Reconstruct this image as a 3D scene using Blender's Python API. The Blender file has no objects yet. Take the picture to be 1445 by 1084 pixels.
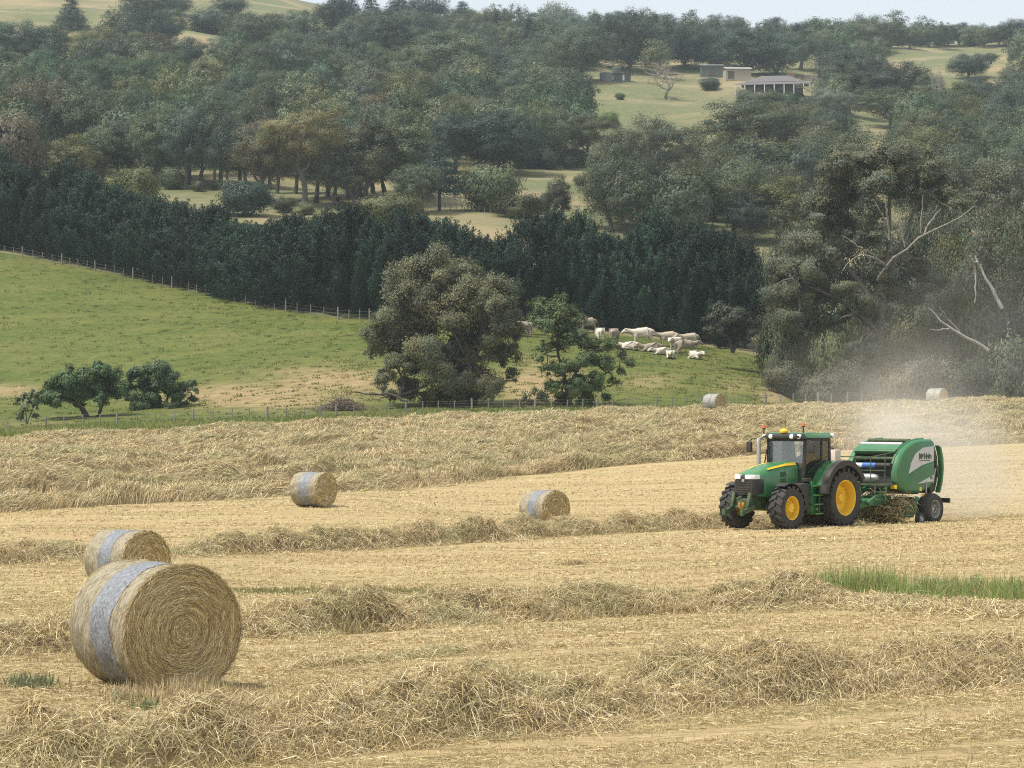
import bpy, bmesh, math, random
import numpy as np
from mathutils import Vector, Matrix

R = math.radians
scene = bpy.context.scene
COL = scene.collection

# ------------------------------------------------------------------ camera, sky, sun, exposure
W_IMG, F_PX, HOR = 1445.0, 3400.0, 580.0
CX, CY = 722.5, 542.0
cam_d = bpy.data.cameras.new("camera")
cam = bpy.data.objects.new("camera", cam_d)
COL.objects.link(cam)
cam.location = (0, 0, 0)
cam.rotation_euler = (R(90), 0, 0)
cam_d.sensor_width = 36.0
cam_d.lens = 36.0 * F_PX / W_IMG
cam_d.shift_y = (HOR - CY) / W_IMG
cam_d.clip_start = 0.1
cam_d.clip_end = 8000
scene.camera = cam

SUN_EL, SUN_AZ = 62.0, -112.0          # azimuth measured from +Y (view direction) towards +X
world = bpy.data.worlds.new("World")
scene.world = world
world.use_nodes = True
wn = world.node_tree
bg = wn.nodes["Background"]
sky = wn.nodes.new("ShaderNodeTexSky")
sky.sky_type = 'NISHITA'
sky.sun_disc = False
sky.sun_elevation = R(SUN_EL)
sky.sun_rotation = R(SUN_AZ)
sky.air_density = 1.0
sky.dust_density = 2.0
sky.ozone_density = 1.0
wmix = wn.nodes.new("ShaderNodeMix")
wmix.data_type = 'RGBA'
wmix.inputs[0].default_value = 0.55
wn.links.new(sky.outputs[0], wmix.inputs[6])
wmix.inputs[7].default_value = (9.0, 9.3, 9.3, 1)      # thin even overcast
wn.links.new(wmix.outputs[2], bg.inputs[0])
bg.inputs[1].default_value = 0.078

sun_d = bpy.data.lights.new("sun", 'SUN')
sun_d.energy = 3.2
sun_d.angle = R(9)
sun_d.color = (1.0, 0.95, 0.87)
sun = bpy.data.objects.new("sun", sun_d)
COL.objects.link(sun)
_sd = Vector((math.sin(R(SUN_AZ)) * math.cos(R(SUN_EL)), math.cos(R(SUN_AZ)) * math.cos(R(SUN_EL)), math.sin(R(SUN_EL))))
sun.rotation_euler = _sd.to_track_quat('Z', 'Y').to_euler()

scene.view_settings.view_transform = 'Standard'
scene.view_settings.look = 'None'
scene.view_settings.exposure = 0.72
scene.view_settings.gamma = 1.0
scene.view_settings.use_curve_mapping = False
scene.cycles.max_bounces = 5
scene.cycles.diffuse_bounces = 3
scene.cycles.glossy_bounces = 2
scene.cycles.transmission_bounces = 4
scene.cycles.transparent_max_bounces = 8
scene.cycles.volume_bounces = 1
scene.cycles.use_denoising = False
scene.cycles.filter_width = 1.1

# ------------------------------------------------------------------ materials
MATS = {}
def lin(c):
    return tuple(((v / 255.0) / 12.92 if v / 255.0 <= 0.04045 else ((v / 255.0 + 0.055) / 1.055) ** 2.4) for v in c)

def new_mat(name):
    m = bpy.data.materials.new(name)
    m.use_nodes = True
    MATS[name] = m
    nt = m.node_tree
    b = nt.nodes["Principled BSDF"]
    return m, nt, b

def N(nt, t, **kw):
    n = nt.nodes.new(t)
    for k, v in kw.items():
        setattr(n, k, v)
    return n

def L(nt, a, b):
    nt.links.new(a, b)

def mixrgb(nt, fac, a, b, blend='MIX'):
    n = N(nt, "ShaderNodeMix", data_type='RGBA', blend_type=blend)
    for sock, v in ((n.inputs[0], fac), (n.inputs[6], a), (n.inputs[7], b)):
        if hasattr(v, 'is_linked') or hasattr(v, 'links'):
            L(nt, v, sock)
        elif isinstance(v, (int, float)):
            sock.default_value = v
        else:
            sock.default_value = (v[0], v[1], v[2], 1)
    return n.outputs[2]

def noise(nt, vec, scale, detail=4, rough=0.6):
    n = N(nt, "ShaderNodeTexNoise")
    n.inputs["Scale"].default_value = scale
    n.inputs["Detail"].default_value = detail
    n.inputs["Roughness"].default_value = rough
    if vec is not None:
        L(nt, vec, n.inputs["Vector"])
    return n.outputs[0]

def ramp(nt, fac, stops):
    r = N(nt, "ShaderNodeValToRGB")
    el = r.color_ramp.elements
    while len(el) < len(stops):
        el.new(0.5)
    for e, (p, c) in zip(el, stops):
        e.position = p
        e.color = (c[0], c[1], c[2], 1) if not isinstance(c, (int, float)) else (c, c, c, 1)
    L(nt, fac, r.inputs[0])
    return r.outputs[0]

def mapping(nt, coord='Object', scale=(1, 1, 1), rot=(0, 0, 0)):
    tc = N(nt, "ShaderNodeTexCoord")
    mp = N(nt, "ShaderNodeMapping")
    mp.inputs["Scale"].default_value = scale
    mp.inputs["Rotation"].default_value = rot
    L(nt, tc.outputs[coord], mp.inputs["Vector"])
    return mp.outputs[0]

def bump(nt, b, height, strength=0.4, dist=0.05):
    n = N(nt, "ShaderNodeBump")
    n.inputs["Strength"].default_value = strength
    n.inputs["Distance"].default_value = dist
    L(nt, height, n.inputs["Height"])
    L(nt, n.outputs[0], b.inputs["Normal"])

def simple(name, col, rough=0.5, metal=0.0, dirt=0.25, dirtcol=(0.30, 0.24, 0.14), scale=3.0, coat=0.0):
    m, nt, b = new_mat(name)
    b.inputs["Roughness"].default_value = rough
    b.inputs["Metallic"].default_value = metal
    if coat:
        b.inputs["Coat Weight"].default_value = coat
        b.inputs["Coat Roughness"].default_value = 0.25
    v = mapping(nt)
    f = ramp(nt, noise(nt, v, scale, 6, 0.65), [(0.35, 0.0), (0.75, 1.0)])
    mm = N(nt, "ShaderNodeMath", operation='MULTIPLY')
    L(nt, f, mm.inputs[0]); mm.inputs[1].default_value = dirt
    L(nt, mixrgb(nt, mm.outputs[0], col, dirtcol), b.inputs["Base Color"])
    rr = N(nt, "ShaderNodeMath", operation='ADD')
    L(nt, mm.outputs[0], rr.inputs[0]); rr.inputs[1].default_value = rough
    L(nt, rr.outputs[0], b.inputs["Roughness"])
    return m

def attr_mat(name, rough=0.75, transl=0.2, objcol=False, spec=0.2):
    m, nt, b = new_mat(name)
    a = N(nt, "ShaderNodeAttribute", attribute_name="Col")
    c = a.outputs["Color"]
    if objcol:
        oi = N(nt, "ShaderNodeObjectInfo")
        c = mixrgb(nt, 1.0, a.outputs["Color"], oi.outputs["Color"], 'MULTIPLY')
    L(nt, c, b.inputs["Base Color"])
    b.inputs["Roughness"].default_value = rough
    b.inputs["Specular IOR Level"].default_value = spec
    if transl > 0:
        t = N(nt, "ShaderNodeBsdfTranslucent")
        L(nt, c, t.inputs["Color"])
        mx = N(nt, "ShaderNodeMixShader")
        mx.inputs[0].default_value = transl
        L(nt, b.outputs[0], mx.inputs[1]); L(nt, t.outputs[0], mx.inputs[2])
        L(nt, mx.outputs[0], nt.nodes["Material Output"].inputs[0])
    return m

M_hay = attr_mat("hay_strands", 0.7, 0.15)
M_grass = attr_mat("grass_blades", 0.6, 0.25)
M_leaf = attr_mat("leaves", 0.55, 0.28, objcol=True, spec=0.3)

# bark: object colour with streaks
M_bark, nt, b = new_mat("bark")
oi = N(nt, "ShaderNodeObjectInfo")
v = mapping(nt, 'Object', (3, 3, 0.7))
L(nt, mixrgb(nt, ramp(nt, noise(nt, v, 2.5, 6, 0.7), [(0.35, 0.45), (0.7, 1.2)]), (0, 0, 0), oi.outputs["Color"]), b.inputs["Base Color"])
b.inputs["Roughness"].default_value = 0.85
bump(nt, b, noise(nt, v, 6, 5, 0.7), 0.5, 0.05)

# mown hay field
ROW_ANG = R(36)
M_field, nt, b = new_mat("mown_field")
vs = mapping(nt, 'Object', (0.10, 2.2, 1), (0, 0, -ROW_ANG))
vl = mapping(nt, 'Object', (0.05, 0.35, 1), (0, 0, -ROW_ANG))
vi = mapping(nt, 'Object', (1, 1, 1))
vf = mapping(nt, 'Object', (3, 16, 6), (0, 0, -ROW_ANG))
streak = ramp(nt, noise(nt, vs, 1.0, 6, 0.7), [(0.32, (0.25, 0.180, 0.085)), (0.46, (0.45, 0.345, 0.178)), (0.60, (0.52, 0.405, 0.21)), (0.78, (0.65, 0.53, 0.305))])
fine = ramp(nt, noise(nt, vf, 2.0, 5, 0.8), [(0.28, 0.38), (0.55, 1.0), (0.82, 1.45)])
c1 = mixrgb(nt, 1.0, streak, fine, 'MULTIPLY')
green = ramp(nt, noise(nt, vl, 1.3, 5, 0.6), [(0.52, 0.0), (0.78, 0.45)])
c2 = mixrgb(nt, green, c1, (0.24, 0.22, 0.075))
pink = ramp(nt, noise(nt, vi, 0.22, 4, 0.6), [(0.55, 0.0), (0.8, 0.4)])
c3 = mixrgb(nt, pink, c2, (0.44, 0.255, 0.125))
L(nt, c3, b.inputs["Base Color"])
b.inputs["Roughness"].default_value = 0.9
b.inputs["Specular IOR Level"].default_value = 0.1
bump(nt, b, noise(nt, vf, 2.0, 5, 0.8), 0.7, 0.05)

# hay mat under swaths
M_mat, nt, b = new_mat("hay_mat")
v = mapping(nt, 'Object', (5, 14, 8), (0, 0, R(20)))
L(nt, ramp(nt, noise(nt, v, 1.5, 6, 0.75), [(0.25, (0.055, 0.045, 0.02)), (0.5, (0.20, 0.165, 0.08)), (0.75, (0.34, 0.28, 0.14))]), b.inputs["Base Color"])
b.inputs["Roughness"].default_value = 0.9
bump(nt, b, noise(nt, v, 1.5, 6, 0.75), 1.0, 0.08)

# paddock
M_pad, nt, b = new_mat("paddock_grass")
v1 = mapping(nt, 'Object', (1, 1, 0.3))
v2 = mapping(nt, 'Object', (0.09, 0.22, 0.22))
base = ramp(nt, noise(nt, v1, 1.3, 8, 0.8), [(0.34, (0.048, 0.078, 0.016)), (0.5, (0.084, 0.112, 0.025)), (0.72, (0.165, 0.165, 0.050))])
base = mixrgb(nt, 1.0, base, ramp(nt, noise(nt, v1, 4.0, 5, 0.75), [(0.3, 0.62), (0.5, 1.0), (0.72, 1.35)]), 'MULTIPLY')
big = ramp(nt, noise(nt, v2, 1.0, 6, 0.68), [(0.40, 0.0), (0.68, 0.55)])
c = mixrgb(nt, big, base, (0.19, 0.18, 0.058))
at = N(nt, "ShaderNodeAttribute", attribute_name="dry")
nz = N(nt, "ShaderNodeMath", operation='MULTIPLY_ADD')
L(nt, noise(nt, mapping(nt, 'Object', (0.16, 0.4, 0.4)), 1.0, 7, 0.72), nz.inputs[0]); nz.inputs[1].default_value = 3.6; nz.inputs[2].default_value = -1.75
ad = N(nt, "ShaderNodeMath", operation='ADD', use_clamp=True)
L(nt, at.outputs["Fac"], ad.inputs[0]); L(nt, nz.outputs[0], ad.inputs[1])
mu = N(nt, "ShaderNodeMath", operation='MULTIPLY', use_clamp=True)
L(nt, ad.outputs[0], mu.inputs[0]); L(nt, at.outputs["Fac"], mu.inputs[1])
dryc = ramp(nt, noise(nt, v1, 0.9, 6, 0.7), [(0.3, (0.20, 0.15, 0.07)), (0.7, (0.36, 0.275, 0.14))])
L(nt, mixrgb(nt, mu.outputs[0], c, dryc), b.inputs["Base Color"])
b.inputs["Roughness"].default_value = 0.9
b.inputs["Specular IOR Level"].default_value = 0.1
bump(nt, b, noise(nt, v1, 1.6, 6, 0.75), 0.8, 0.25)

# hillside pasture
M_hill, nt, b = new_mat("hillside_grass")
v1 = mapping(nt, 'Object', (0.5, 0.9, 0.9))
v2 = mapping(nt, 'Object', (0.022, 0.03, 0.03))
base = ramp(nt, noise(nt, v1, 1.0, 7, 0.75), [(0.3, (0.070, 0.088, 0.030)), (0.55, (0.135, 0.142, 0.054)), (0.75, (0.22, 0.20, 0.085))])
dry = ramp(nt, noise(nt, v2, 1.0, 5, 0.6), [(0.45, 0.0), (0.62, 0.85)])
L(nt, mixrgb(nt, dry, base, (0.28, 0.215, 0.11)), b.inputs["Base Color"])
b.inputs["Roughness"].default_value = 0.9
bump(nt, b, noise(nt, v1, 2.0, 6, 0.7), 0.6, 0.5)

M_wood = simple("weathered_wood", (0.24, 0.225, 0.20), 0.85, dirt=0.5, dirtcol=(0.15, 0.13, 0.10), scale=8)
M_wire = simple("fence_wire", (0.22, 0.22, 0.21), 0.6, 0.6)

# ------------------------------------------------------------------ mesh helpers
def npmesh(name, V, loops, starts, col=None, smooth=False):
    V = np.ascontiguousarray(V, dtype=np.float32)
    me = bpy.data.meshes.new(name)
    me.vertices.add(len(V)); me.vertices.foreach_set("co", V.ravel())
    me.loops.add(len(loops)); me.loops.foreach_set("vertex_index", np.ascontiguousarray(loops, dtype=np.int32))
    me.polygons.add(len(starts)); me.polygons.foreach_set("loop_start", np.ascontiguousarray(starts, dtype=np.int32))
    if smooth:
        me.polygons.foreach_set("use_smooth", np.ones(len(starts), dtype=bool))
    else:
        me.polygons.foreach_set("use_smooth", np.zeros(len(starts), dtype=bool))
    me.update(calc_edges=True)
    if col is not None:
        a = me.color_attributes.new("Col", 'BYTE_COLOR', 'POINT')
        c4 = np.ones((len(V), 4), dtype=np.float32); c4[:, :3] = np.clip(col, 0, 1)
        a.data.foreach_set("color", c4.ravel())
    return me

def quads_mesh(name, V, Q, col=None, smooth=False):
    Q = np.asarray(Q, dtype=np.int32)
    return npmesh(name, V, Q.ravel(), np.arange(len(Q)) * 4, col, smooth)

def link(name, me, mats=None, parent=None):
    o = bpy.data.objects.new(name, me)
    COL.objects.link(o)
    if mats is not None and not me.materials:
        for m in (mats if isinstance(mats, (list, tuple)) else [mats]):
            me.materials.append(m)
    if parent is not None:
        o.parent = parent
    return o

def empty(name, loc=(0, 0, 0), rz=0.0):
    o = bpy.data.objects.new(name, None)
    COL.objects.link(o)
    o.location = loc
    o.rotation_euler = (0, 0, rz)
    o.empty_display_size = 0.3
    return o

def tag(o, label=None, cat=None, group=None, kind=None):
    if label: o["label"] = label
    if cat: o["category"] = cat
    if group: o["group"] = group
    if kind: o["kind"] = kind
    return o

def unit(v):
    return v / np.maximum(np.linalg.norm(v, axis=-1, keepdims=True), 1e-9)

class MB:
    """collects simple solids into one mesh"""
    def __init__(self):
        self.v, self.f, self.mi, self.cur = [], [], [], 0
    def add(self, vs, fs):
        o = len(self.v)
        self.v += [tuple(p) for p in vs]
        self.f += [tuple(i + o for i in f) for f in fs]
        self.mi += [self.cur] * len(fs)
        return self
    def hexa(self, p):   # 8 corners: bottom 4 ccw, top 4 ccw
        return self.add(p, [(0, 3, 2, 1), (4, 5, 6, 7), (0, 1, 5, 4), (1, 2, 6, 5), (2, 3, 7, 6), (3, 0, 4, 7)])
    def box(self, c, s, rot=None):
        x, y, z = s[0] / 2, s[1] / 2, s[2] / 2
        p = [(-x, -y, -z), (x, -y, -z), (x, y, -z), (-x, y, -z), (-x, -y, z), (x, -y, z), (x, y, z), (-x, y, z)]
        if rot is not None:
            m = Matrix.Rotation(rot[1], 3, rot[0])
            p = [tuple(m @ Vector(q)) for q in p]
        return self.hexa([(q[0] + c[0], q[1] + c[1], q[2] + c[2]) for q in p])
    def tube(self, pts, r, n=8, cap=True):
        pts = [Vector(p) for p in pts]
        rs = r if isinstance(r, (list, tuple)) else [r] * len(pts)
        o = []
        prev = None
        for i, p in enumerate(pts):
            a = pts[max(i - 1, 0)]; b2 = pts[min(i + 1, len(pts) - 1)]
            t = (b2 - a).normalized()
            ref = prev if prev is not None else (Vector((0, 0, 1)) if abs(t.z) < 0.9 else Vector((1, 0, 0)))
            u = (ref - t * ref.dot(t)).normalized()
            w = t.cross(u); prev = u
            for k in range(n):
                an = 2 * math.pi * k / n
                o.append(p + (u * math.cos(an) + w * math.sin(an)) * rs[i])
        fs = []
        for i in range(len(pts) - 1):
            for k in range(n):
                fs.append((i * n + k, i * n + (k + 1) % n, (i + 1) * n + (k + 1) % n, (i + 1) * n + k))
        if cap:
            fs.append(tuple(range(n))[::-1]); fs.append(tuple((len(pts) - 1) * n + k for k in range(n)))
        return self.add(o, fs)
    def lathe(self, prof, axis='y', c=(0, 0, 0), n=40, closed=False):
        """prof: list of (r, h) along the axis"""
        o = []
        for (r, h) in prof:
            for k in range(n):
                a = 2 * math.pi * k / n
                q = {'y': (r * math.cos(a), h, r * math.sin(a)), 'z': (r * math.cos(a), r * math.sin(a), h), 'x': (h, r * math.cos(a), r * math.sin(a))}[axis]
                o.append((q[0] + c[0], q[1] + c[1], q[2] + c[2]))
        fs = []
        m = len(prof)
        for i in range(m if closed else m - 1):
            j = (i + 1) % m
            for k in range(n):
                fs.append((i * n + k, i * n + (k + 1) % n, j * n + (k + 1) % n, j * n + k))
        return self.add(o, fs)
    def prism(self, pts, y0, y1, plane='xz'):
        n = len(pts)
        mk = (lambda a, b2, d: (a, d, b2)) if plane == 'xz' else ((lambda a, b2, d: (d, a, b2)) if plane == 'yz' else (lambda a, b2, d: (a, b2, d)))
        vs = [mk(a, b2, y0) for a, b2 in pts] + [mk(a, b2, y1) for a, b2 in pts]
        fs = [tuple(range(n))[::-1], tuple(range(n, 2 * n))]
        for i in range(n):
            fs.append((i, (i + 1) % n, n + (i + 1) % n, n + i))
        return self.add(vs, fs)
    def loft(self, secs, cap=True):
        n = len(secs[0]); vs = [p for s in secs for p in s]; fs = []
        for i in range(len(secs) - 1):
            for k in range(n):
                fs.append((i * n + k, i * n + (k + 1) % n, (i + 1) * n + (k + 1) % n, (i + 1) * n + k))
        if cap:
            fs.append(tuple(range(n))[::-1]); fs.append(tuple((len(secs) - 1) * n + k for k in range(n)))
        return self.add(vs, fs)
    def build(self, name, mats, parent=None, bevel=0.0, sharp=35, smooth=True):
        me = bpy.data.meshes.new(name)
        me.from_pydata(self.v, [], self.f)
        for m in (mats if isinstance(mats, (list, tuple)) else [mats]):
            me.materials.append(m)
        me.polygons.foreach_set("material_index", self.mi)
        bm = bmesh.new(); bm.from_mesh(me)
        bmesh.ops.recalc_face_normals(bm, faces=bm.faces)
        if bevel > 0:
            es = [e for e in bm.edges if len(e.link_faces) == 2 and e.calc_face_angle(0) > 0.5]
            bmesh.ops.bevel(bm, geom=es, offset=bevel, segments=2, affect='EDGES', profile=0.6, clamp_overlap=True)
        bm.to_mesh(me); bm.free()
        if smooth:
            me.polygons.foreach_set("use_smooth", [True] * len(me.polygons))
            me.set_sharp_from_angle(angle=R(sharp))
        return link(name, me, None, parent)

# smooth pseudo-noise, vectorised
class SNoise:
    def __init__(self, seed, scale, octaves=3):
        g = np.random.default_rng(seed)
        self.k = []
        for o in range(octaves):
            for _ in range(7):
                a = g.uniform(0, 2 * math.pi); f = 2 * math.pi / scale * (2 ** o) * g.uniform(0.7, 1.4)
                self.k.append((math.cos(a) * f, math.sin(a) * f, g.uniform(0, 6.28), 0.55 ** o))
        self.n = math.sqrt(sum(w * w for *_, w in self.k) / 2)
    def __call__(self, x, y):
        s = 0
        for a, b2, p, w in self.k:
            s = s + w * np.sin(a * x + b2 * y + p)
        return s / self.n      # about unit variance

# ------------------------------------------------------------------ terrain
TX = np.array([0, 240, 480, 720, 960, 1080, 1200, 1445], float)
_t = [  # depth, then z (near part) per column
 (3,   -2.3, -2.3, -2.3, -2.3, -2.3, -2.3, -2.3, -2.3),
 (17,  -2.50, -2.52, -2.55, -2.55, -2.55, -2.52, -2.50, -2.45),
 (24,  -2.70, -2.74, -2.78, -2.78, -2.75, -2.73, -2.72, -2.68),
 (35,  -3.10, -3.15, -3.20, -3.20, -3.15, -3.10, -3.05, -3.00),
 (47,  -3.50, -3.55, -3.60, -3.60, -3.50, -3.42, -3.35, -3.25),
 (60,  -3.65, -3.70, -3.80, -3.82, -3.70, -3.60, -3.52, -3.42),
 (75,  -3.60, -3.65, -3.70, -3.88, -3.78, -3.68, -3.62, -3.55),
 (85,  -3.45, -3.40, -3.40, -3.80, -3.78, -3.80, -3.84, -3.66),
 (110, -2.95, -3.00, -3.10, -3.40, -3.25, -3.15, -3.10, -2.95),
 (140, -2.40, -2.20, -2.10, -2.20, -2.00, -1.90, -1.80, -1.60),
 (165, -1.90, -1.40, -1.00, -0.90, -0.75, -0.60, -0.50, -0.30),
 (185, -1.50, -0.75, -0.20, 0.00, 0.15, 0.33, 0.45, 0.80)]
_r = [  # depth, then the row at which that ground shows
 (200, 592, 577, 563, 560, 556, 560, 590, 590),
 (225, 545, 528, 512, 514, 520, 532, 612, 608),
 (250, 475, 462, 452, 470, 489, 500, 575, 560),
 (300, 353, 372, 372, 392, 402, 408, 430, 430),
 (350, 298, 300, 304, 312, 332, 342, 352, 352),
 (420, 240, 245, 250, 250, 262, 267, 272, 278),
 (500, 175, 185, 190, 200, 204, 208, 212, 212),
 (600, 110, 118, 130, 148, 150, 152, 157, 158),
 (700, 55, 65, 85, 100, 112, 114, 114, 110),
 (850, 0, 8, 40, 62, 68, 70, 73, 72),
 (1000, -42, -35, 22, 52, 62, 64, 66, 64),
 (1300, -60, -50, 20, 90, 110, 110, 110, 110)]
TD = np.array([a[0] for a in _t] + [a[0] for a in _r], float)
TZ = np.array([a[1:] for a in _t] + [[(HOR - r) / F_PX * a[0] for r in a[1:]] for a in _r], float)

def pchip(x, y, xq):
    h = np.diff(x); d = np.diff(y, axis=0) / h[:, None]
    m = np.zeros_like(y)
    m[0] = d[0]; m[-1] = d[-1]
    w1 = (2 * h[1:] + h[:-1])[:, None]; w2 = (h[1:] + 2 * h[:-1])[:, None]
    same = (d[1:] * d[:-1]) > 0
    with np.errstate(divide='ignore', invalid='ignore'):
        hm = (w1 + w2) / (w1 / d[:-1] + w2 / d[1:])
    m[1:-1] = np.where(same, hm, 0)
    i = np.clip(np.searchsorted(x, xq) - 1, 0, len(x) - 2)
    t = ((xq - x[i]) / h[i])[:, None]; hh = h[i][:, None]
    return ((1 + 2 * t) * (1 - t) ** 2 * y[i] + t * (1 - t) ** 2 * hh * m[i] + t * t * (3 - 2 * t) * y[i + 1] + t * t * (t - 1) * hh * m[i + 1])

LOGD = np.linspace(math.log(3), math.log(1300), 700)
GXQ = np.linspace(0, 1445, 146)
ZT = pchip(TD, TZ, np.exp(LOGD))
ZT = pchip(TX, ZT.T.copy(), GXQ).T.copy()
GROUGH = SNoise(5, 9.0, 3)
GBIG = SNoise(6, 60.0, 2)

def ground(X, Y):
    X = np.asarray(X, float); Y = np.maximum(np.asarray(Y, float), 3.0)
    px = np.clip(CX + F_PX * X / Y, 0, 1444.9) / 1445 * 145
    ld = (np.clip(np.log(Y), LOGD[0], LOGD[-1] - 1e-6) - LOGD[0]) / (LOGD[1] - LOGD[0])
    i = np.clip(ld.astype(int), 0, 698); j = np.clip(px.astype(int), 0, 144)
    a = ld - i; c = px - j
    z = (ZT[i, j] * (1 - a) * (1 - c) + ZT[i + 1, j] * a * (1 - c) + ZT[i, j + 1] * (1 - a) * c + ZT[i + 1, j + 1] * a * c)
    return z + GROUGH(X, Y) * 0.02 + GBIG(X, Y) * np.clip((Y - 260) / 300, 0, 1) * 0.7

def gz(x, y):
    return float(ground(np.array([x]), np.array([y]))[0])

_dl = np.exp(np.linspace(math.log(5), math.log(1290), 3000))
def at(px, row, dmin=5.0):
    """the first ground point seen along a pixel's ray, no nearer than dmin"""
    D = _dl[_dl >= dmin]
    X = (px - CX) / F_PX * D
    rows = HOR - F_PX * ground(X, D) / D
    k = np.nonzero(rows <= row)[0]
    k = k[0] if len(k) else len(D) - 1
    return float(X[k]), float(D[k]), gz(X[k], D[k])

def at_d(px, d):
    x = (px - CX) / F_PX * d
    return x, d, gz(x, d)

def path(pts, step, dmin=5.0):
    """pixel polyline -> evenly spaced ground polyline (n,2)"""
    P = np.array([at(a, b2, dmin)[:2] for a, b2 in pts])
    s = np.concatenate([[0], np.cumsum(np.linalg.norm(np.diff(P, axis=0), axis=1))])
    q = np.linspace(0, s[-1], max(int(s[-1] / step), 2))
    P2 = pchip(s, P, q)
    return P2

FENCE = [(-300, 628), (0, 612), (70, 606), (166, 603), (274, 598), (378, 595), (475, 592), (575, 586), (665, 583), (755, 582), (843, 581), (926, 580), (1010, 577), (1081, 575), (1155, 573), (1300, 568), (1445, 564), (1700, 562)]
HEDGE = [(-220, 305), (-60, 336), (0, 357), (60, 367), (120, 378), (180, 391), (240, 405), (300, 418), (360, 431), (420, 441), (480, 450), (560, 456), (640, 459), (720, 463), (800, 467), (870, 472), (960, 484), (1060, 500)]
_fx = np.array([p[0] for p in FENCE], float)
_fd = np.array([at(p[0], p[1])[1] if p[0] < 1300 else 187.0 for p in FENCE])
def fence_d(px):
    return np.interp(px, _fx, np.minimum(_fd, 197))
_hx = np.array([p[0] for p in HEDGE], float)
_hd = np.array([at(p[0], p[1], 205)[1] for p in HEDGE])
def hedge_d(px):
    return np.where(px > 1060, np.interp(px, [1060, 1100, 1445], [_hd[-1], 236, 232]), np.interp(px, _hx, _hd))

# one ground sheet, cut along the fence and the hedge
gx = np.concatenate([np.linspace(-2300, -200, 16)[:-1], np.linspace(-200, 1650, 150), np.linspace(1650, 3700, 16)[1:]])
t1 = np.linspace(0, 1, 110); t2 = np.linspace(0, 1, 46); t3 = np.linspace(0, 1, 110)
fd, hd = fence_d(gx) - 1.2, hedge_d(gx)
D1 = np.exp(np.log(3.0) + np.outer(t1, np.log(fd) - np.log(3.0)))
D2 = fd[None] + np.outer(t2, hd - fd)
D3 = np.exp(np.log(hd)[None] + np.outer(t3, np.log(1290.0) - np.log(hd)))
def sheet(name, D, mat, label=None, dryness=None):
    X = (gx[None] - CX) / F_PX * D
    Z = ground(X, D)
    V = np.stack([X, D, Z], -1).reshape(-1, 3)
    n, m = D.shape
    i = np.arange(n - 1)[:, None] * m + np.arange(m - 1)[None]
    Q = np.stack([i, i + 1, i + 1 + m, i + m], -1).reshape(-1, 4)
    me = quads_mesh(name, V, Q, smooth=True)
    if dryness is not None:
        a = me.attributes.new("dry", 'FLOAT', 'POINT')
        a.data.foreach_set("value", dryness(X, D, Z).astype(np.float32).ravel())
    o = link(name, me, mat)
    tag(o, label, "ground", kind="structure")
    return o
def paddock_dry(X, D, Z):
    px = CX + F_PX * X / D; row = HOR - F_PX * Z / D
    s = 0.0
    for cx, cy, rx, ry, k in [(370, 560, 150, 22, 1.3), (470, 540, 120, 26, 1.2), (20, 552, 70, 10, 1.1), (760, 548, 70, 42, 1.2), (920, 540, 50, 14, .8), (1040, 545, 40, 16, .7), (1090, 560, 30, 25, 1), (190, 370, 200, 6, .6), (60, 600, 80, 6, .6)]:
        s = np.maximum(s, k * np.exp(-(((px - cx) / rx) ** 2 + ((row - cy) / ry) ** 2)))
    return s
sheet("hay_field", D1, M_field, "mown golden hay field running up to the wire fence")
sheet("paddock", D2, M_pad, "green grazing paddock between the fence and the dark conifers", paddock_dry)
sheet("hillside", D3, M_hill, "wooded hillside of dry pasture rising to the skyline")
# ------------------------------------------------------------------ hay strands
def blade_arrays(P, T, Ln, Wd, col, g, bend=0.15, droop=0.35):
    n = len(P)
    rnd = unit(g.normal(size=(n, 3)))
    side = unit(np.cross(T, rnd)) * (Wd[:, None] / 2)
    up = np.array([0, 0, 1.0])
    nrm = unit(np.cross(side, T))
    nrm *= np.where(nrm[:, 2:3] < 0, -1, 1)
    mid = P + T * (Ln * 0.55)[:, None] + nrm * (Ln * bend * g.uniform(0, 1, n))[:, None]
    tip = P + T * Ln[:, None] - up * (Ln * droop * g.uniform(0, 1, n))[:, None]
    V = np.stack([P - side, P + side, mid + side * 0.9, mid - side * 0.9, tip], 1).reshape(-1, 3)
    o = (np.arange(n) * 5)[:, None]
    lp = np.concatenate([o + 0, o + 1, o + 2, o + 3, o + 3, o + 2, o + 4], 1).ravel()
    st = np.stack([np.arange(n) * 7, np.arange(n) * 7 + 4], 1).ravel()
    C = np.repeat(col, 5, 0)
    return V, lp, st, C

def blade_object(name, batches, mat, parent=None, g=None):
    Vs, Ls, Ss, Cs = [], [], [], []
    vo = lo = 0
    for V, lp, st, C in batches:
        Vs.append(V); Ls.append(lp + vo); Ss.append(st + lo); Cs.append(C)
        vo += len(V); lo += len(lp)
    me = npmesh(name, np.concatenate(Vs), np.concatenate(Ls), np.concatenate(Ss), np.concatenate(Cs))
    return link(name, me, mat, parent)

STRAW = np.array([(0.52, 0.405, 0.205), (0.60, 0.49, 0.28), (0.45, 0.36, 0.18), (0.37, 0.31, 0.165), (0.32, 0.23, 0.13), (0.67, 0.58, 0.39)])
GREENISH = np.array([(0.40, 0.36, 0.19), (0.46, 0.41, 0.22), (0.30, 0.28, 0.14), (0.53, 0.465, 0.26)])
def hay_colour(X, Y, g, nz, green=0.35):
    n = len(X)
    c1 = STRAW[g.integers(0, len(STRAW), n)]
    c2 = GREENISH[g.integers(0, len(GREENISH), n)]
    p = np.clip(green + 0.26 * nz(X, Y), 0, 1)
    c = np.where((g.uniform(size=n) < p)[:, None], c2, c1)
    return c * g.uniform(0.62, 1.5, n)[:, None]

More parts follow.
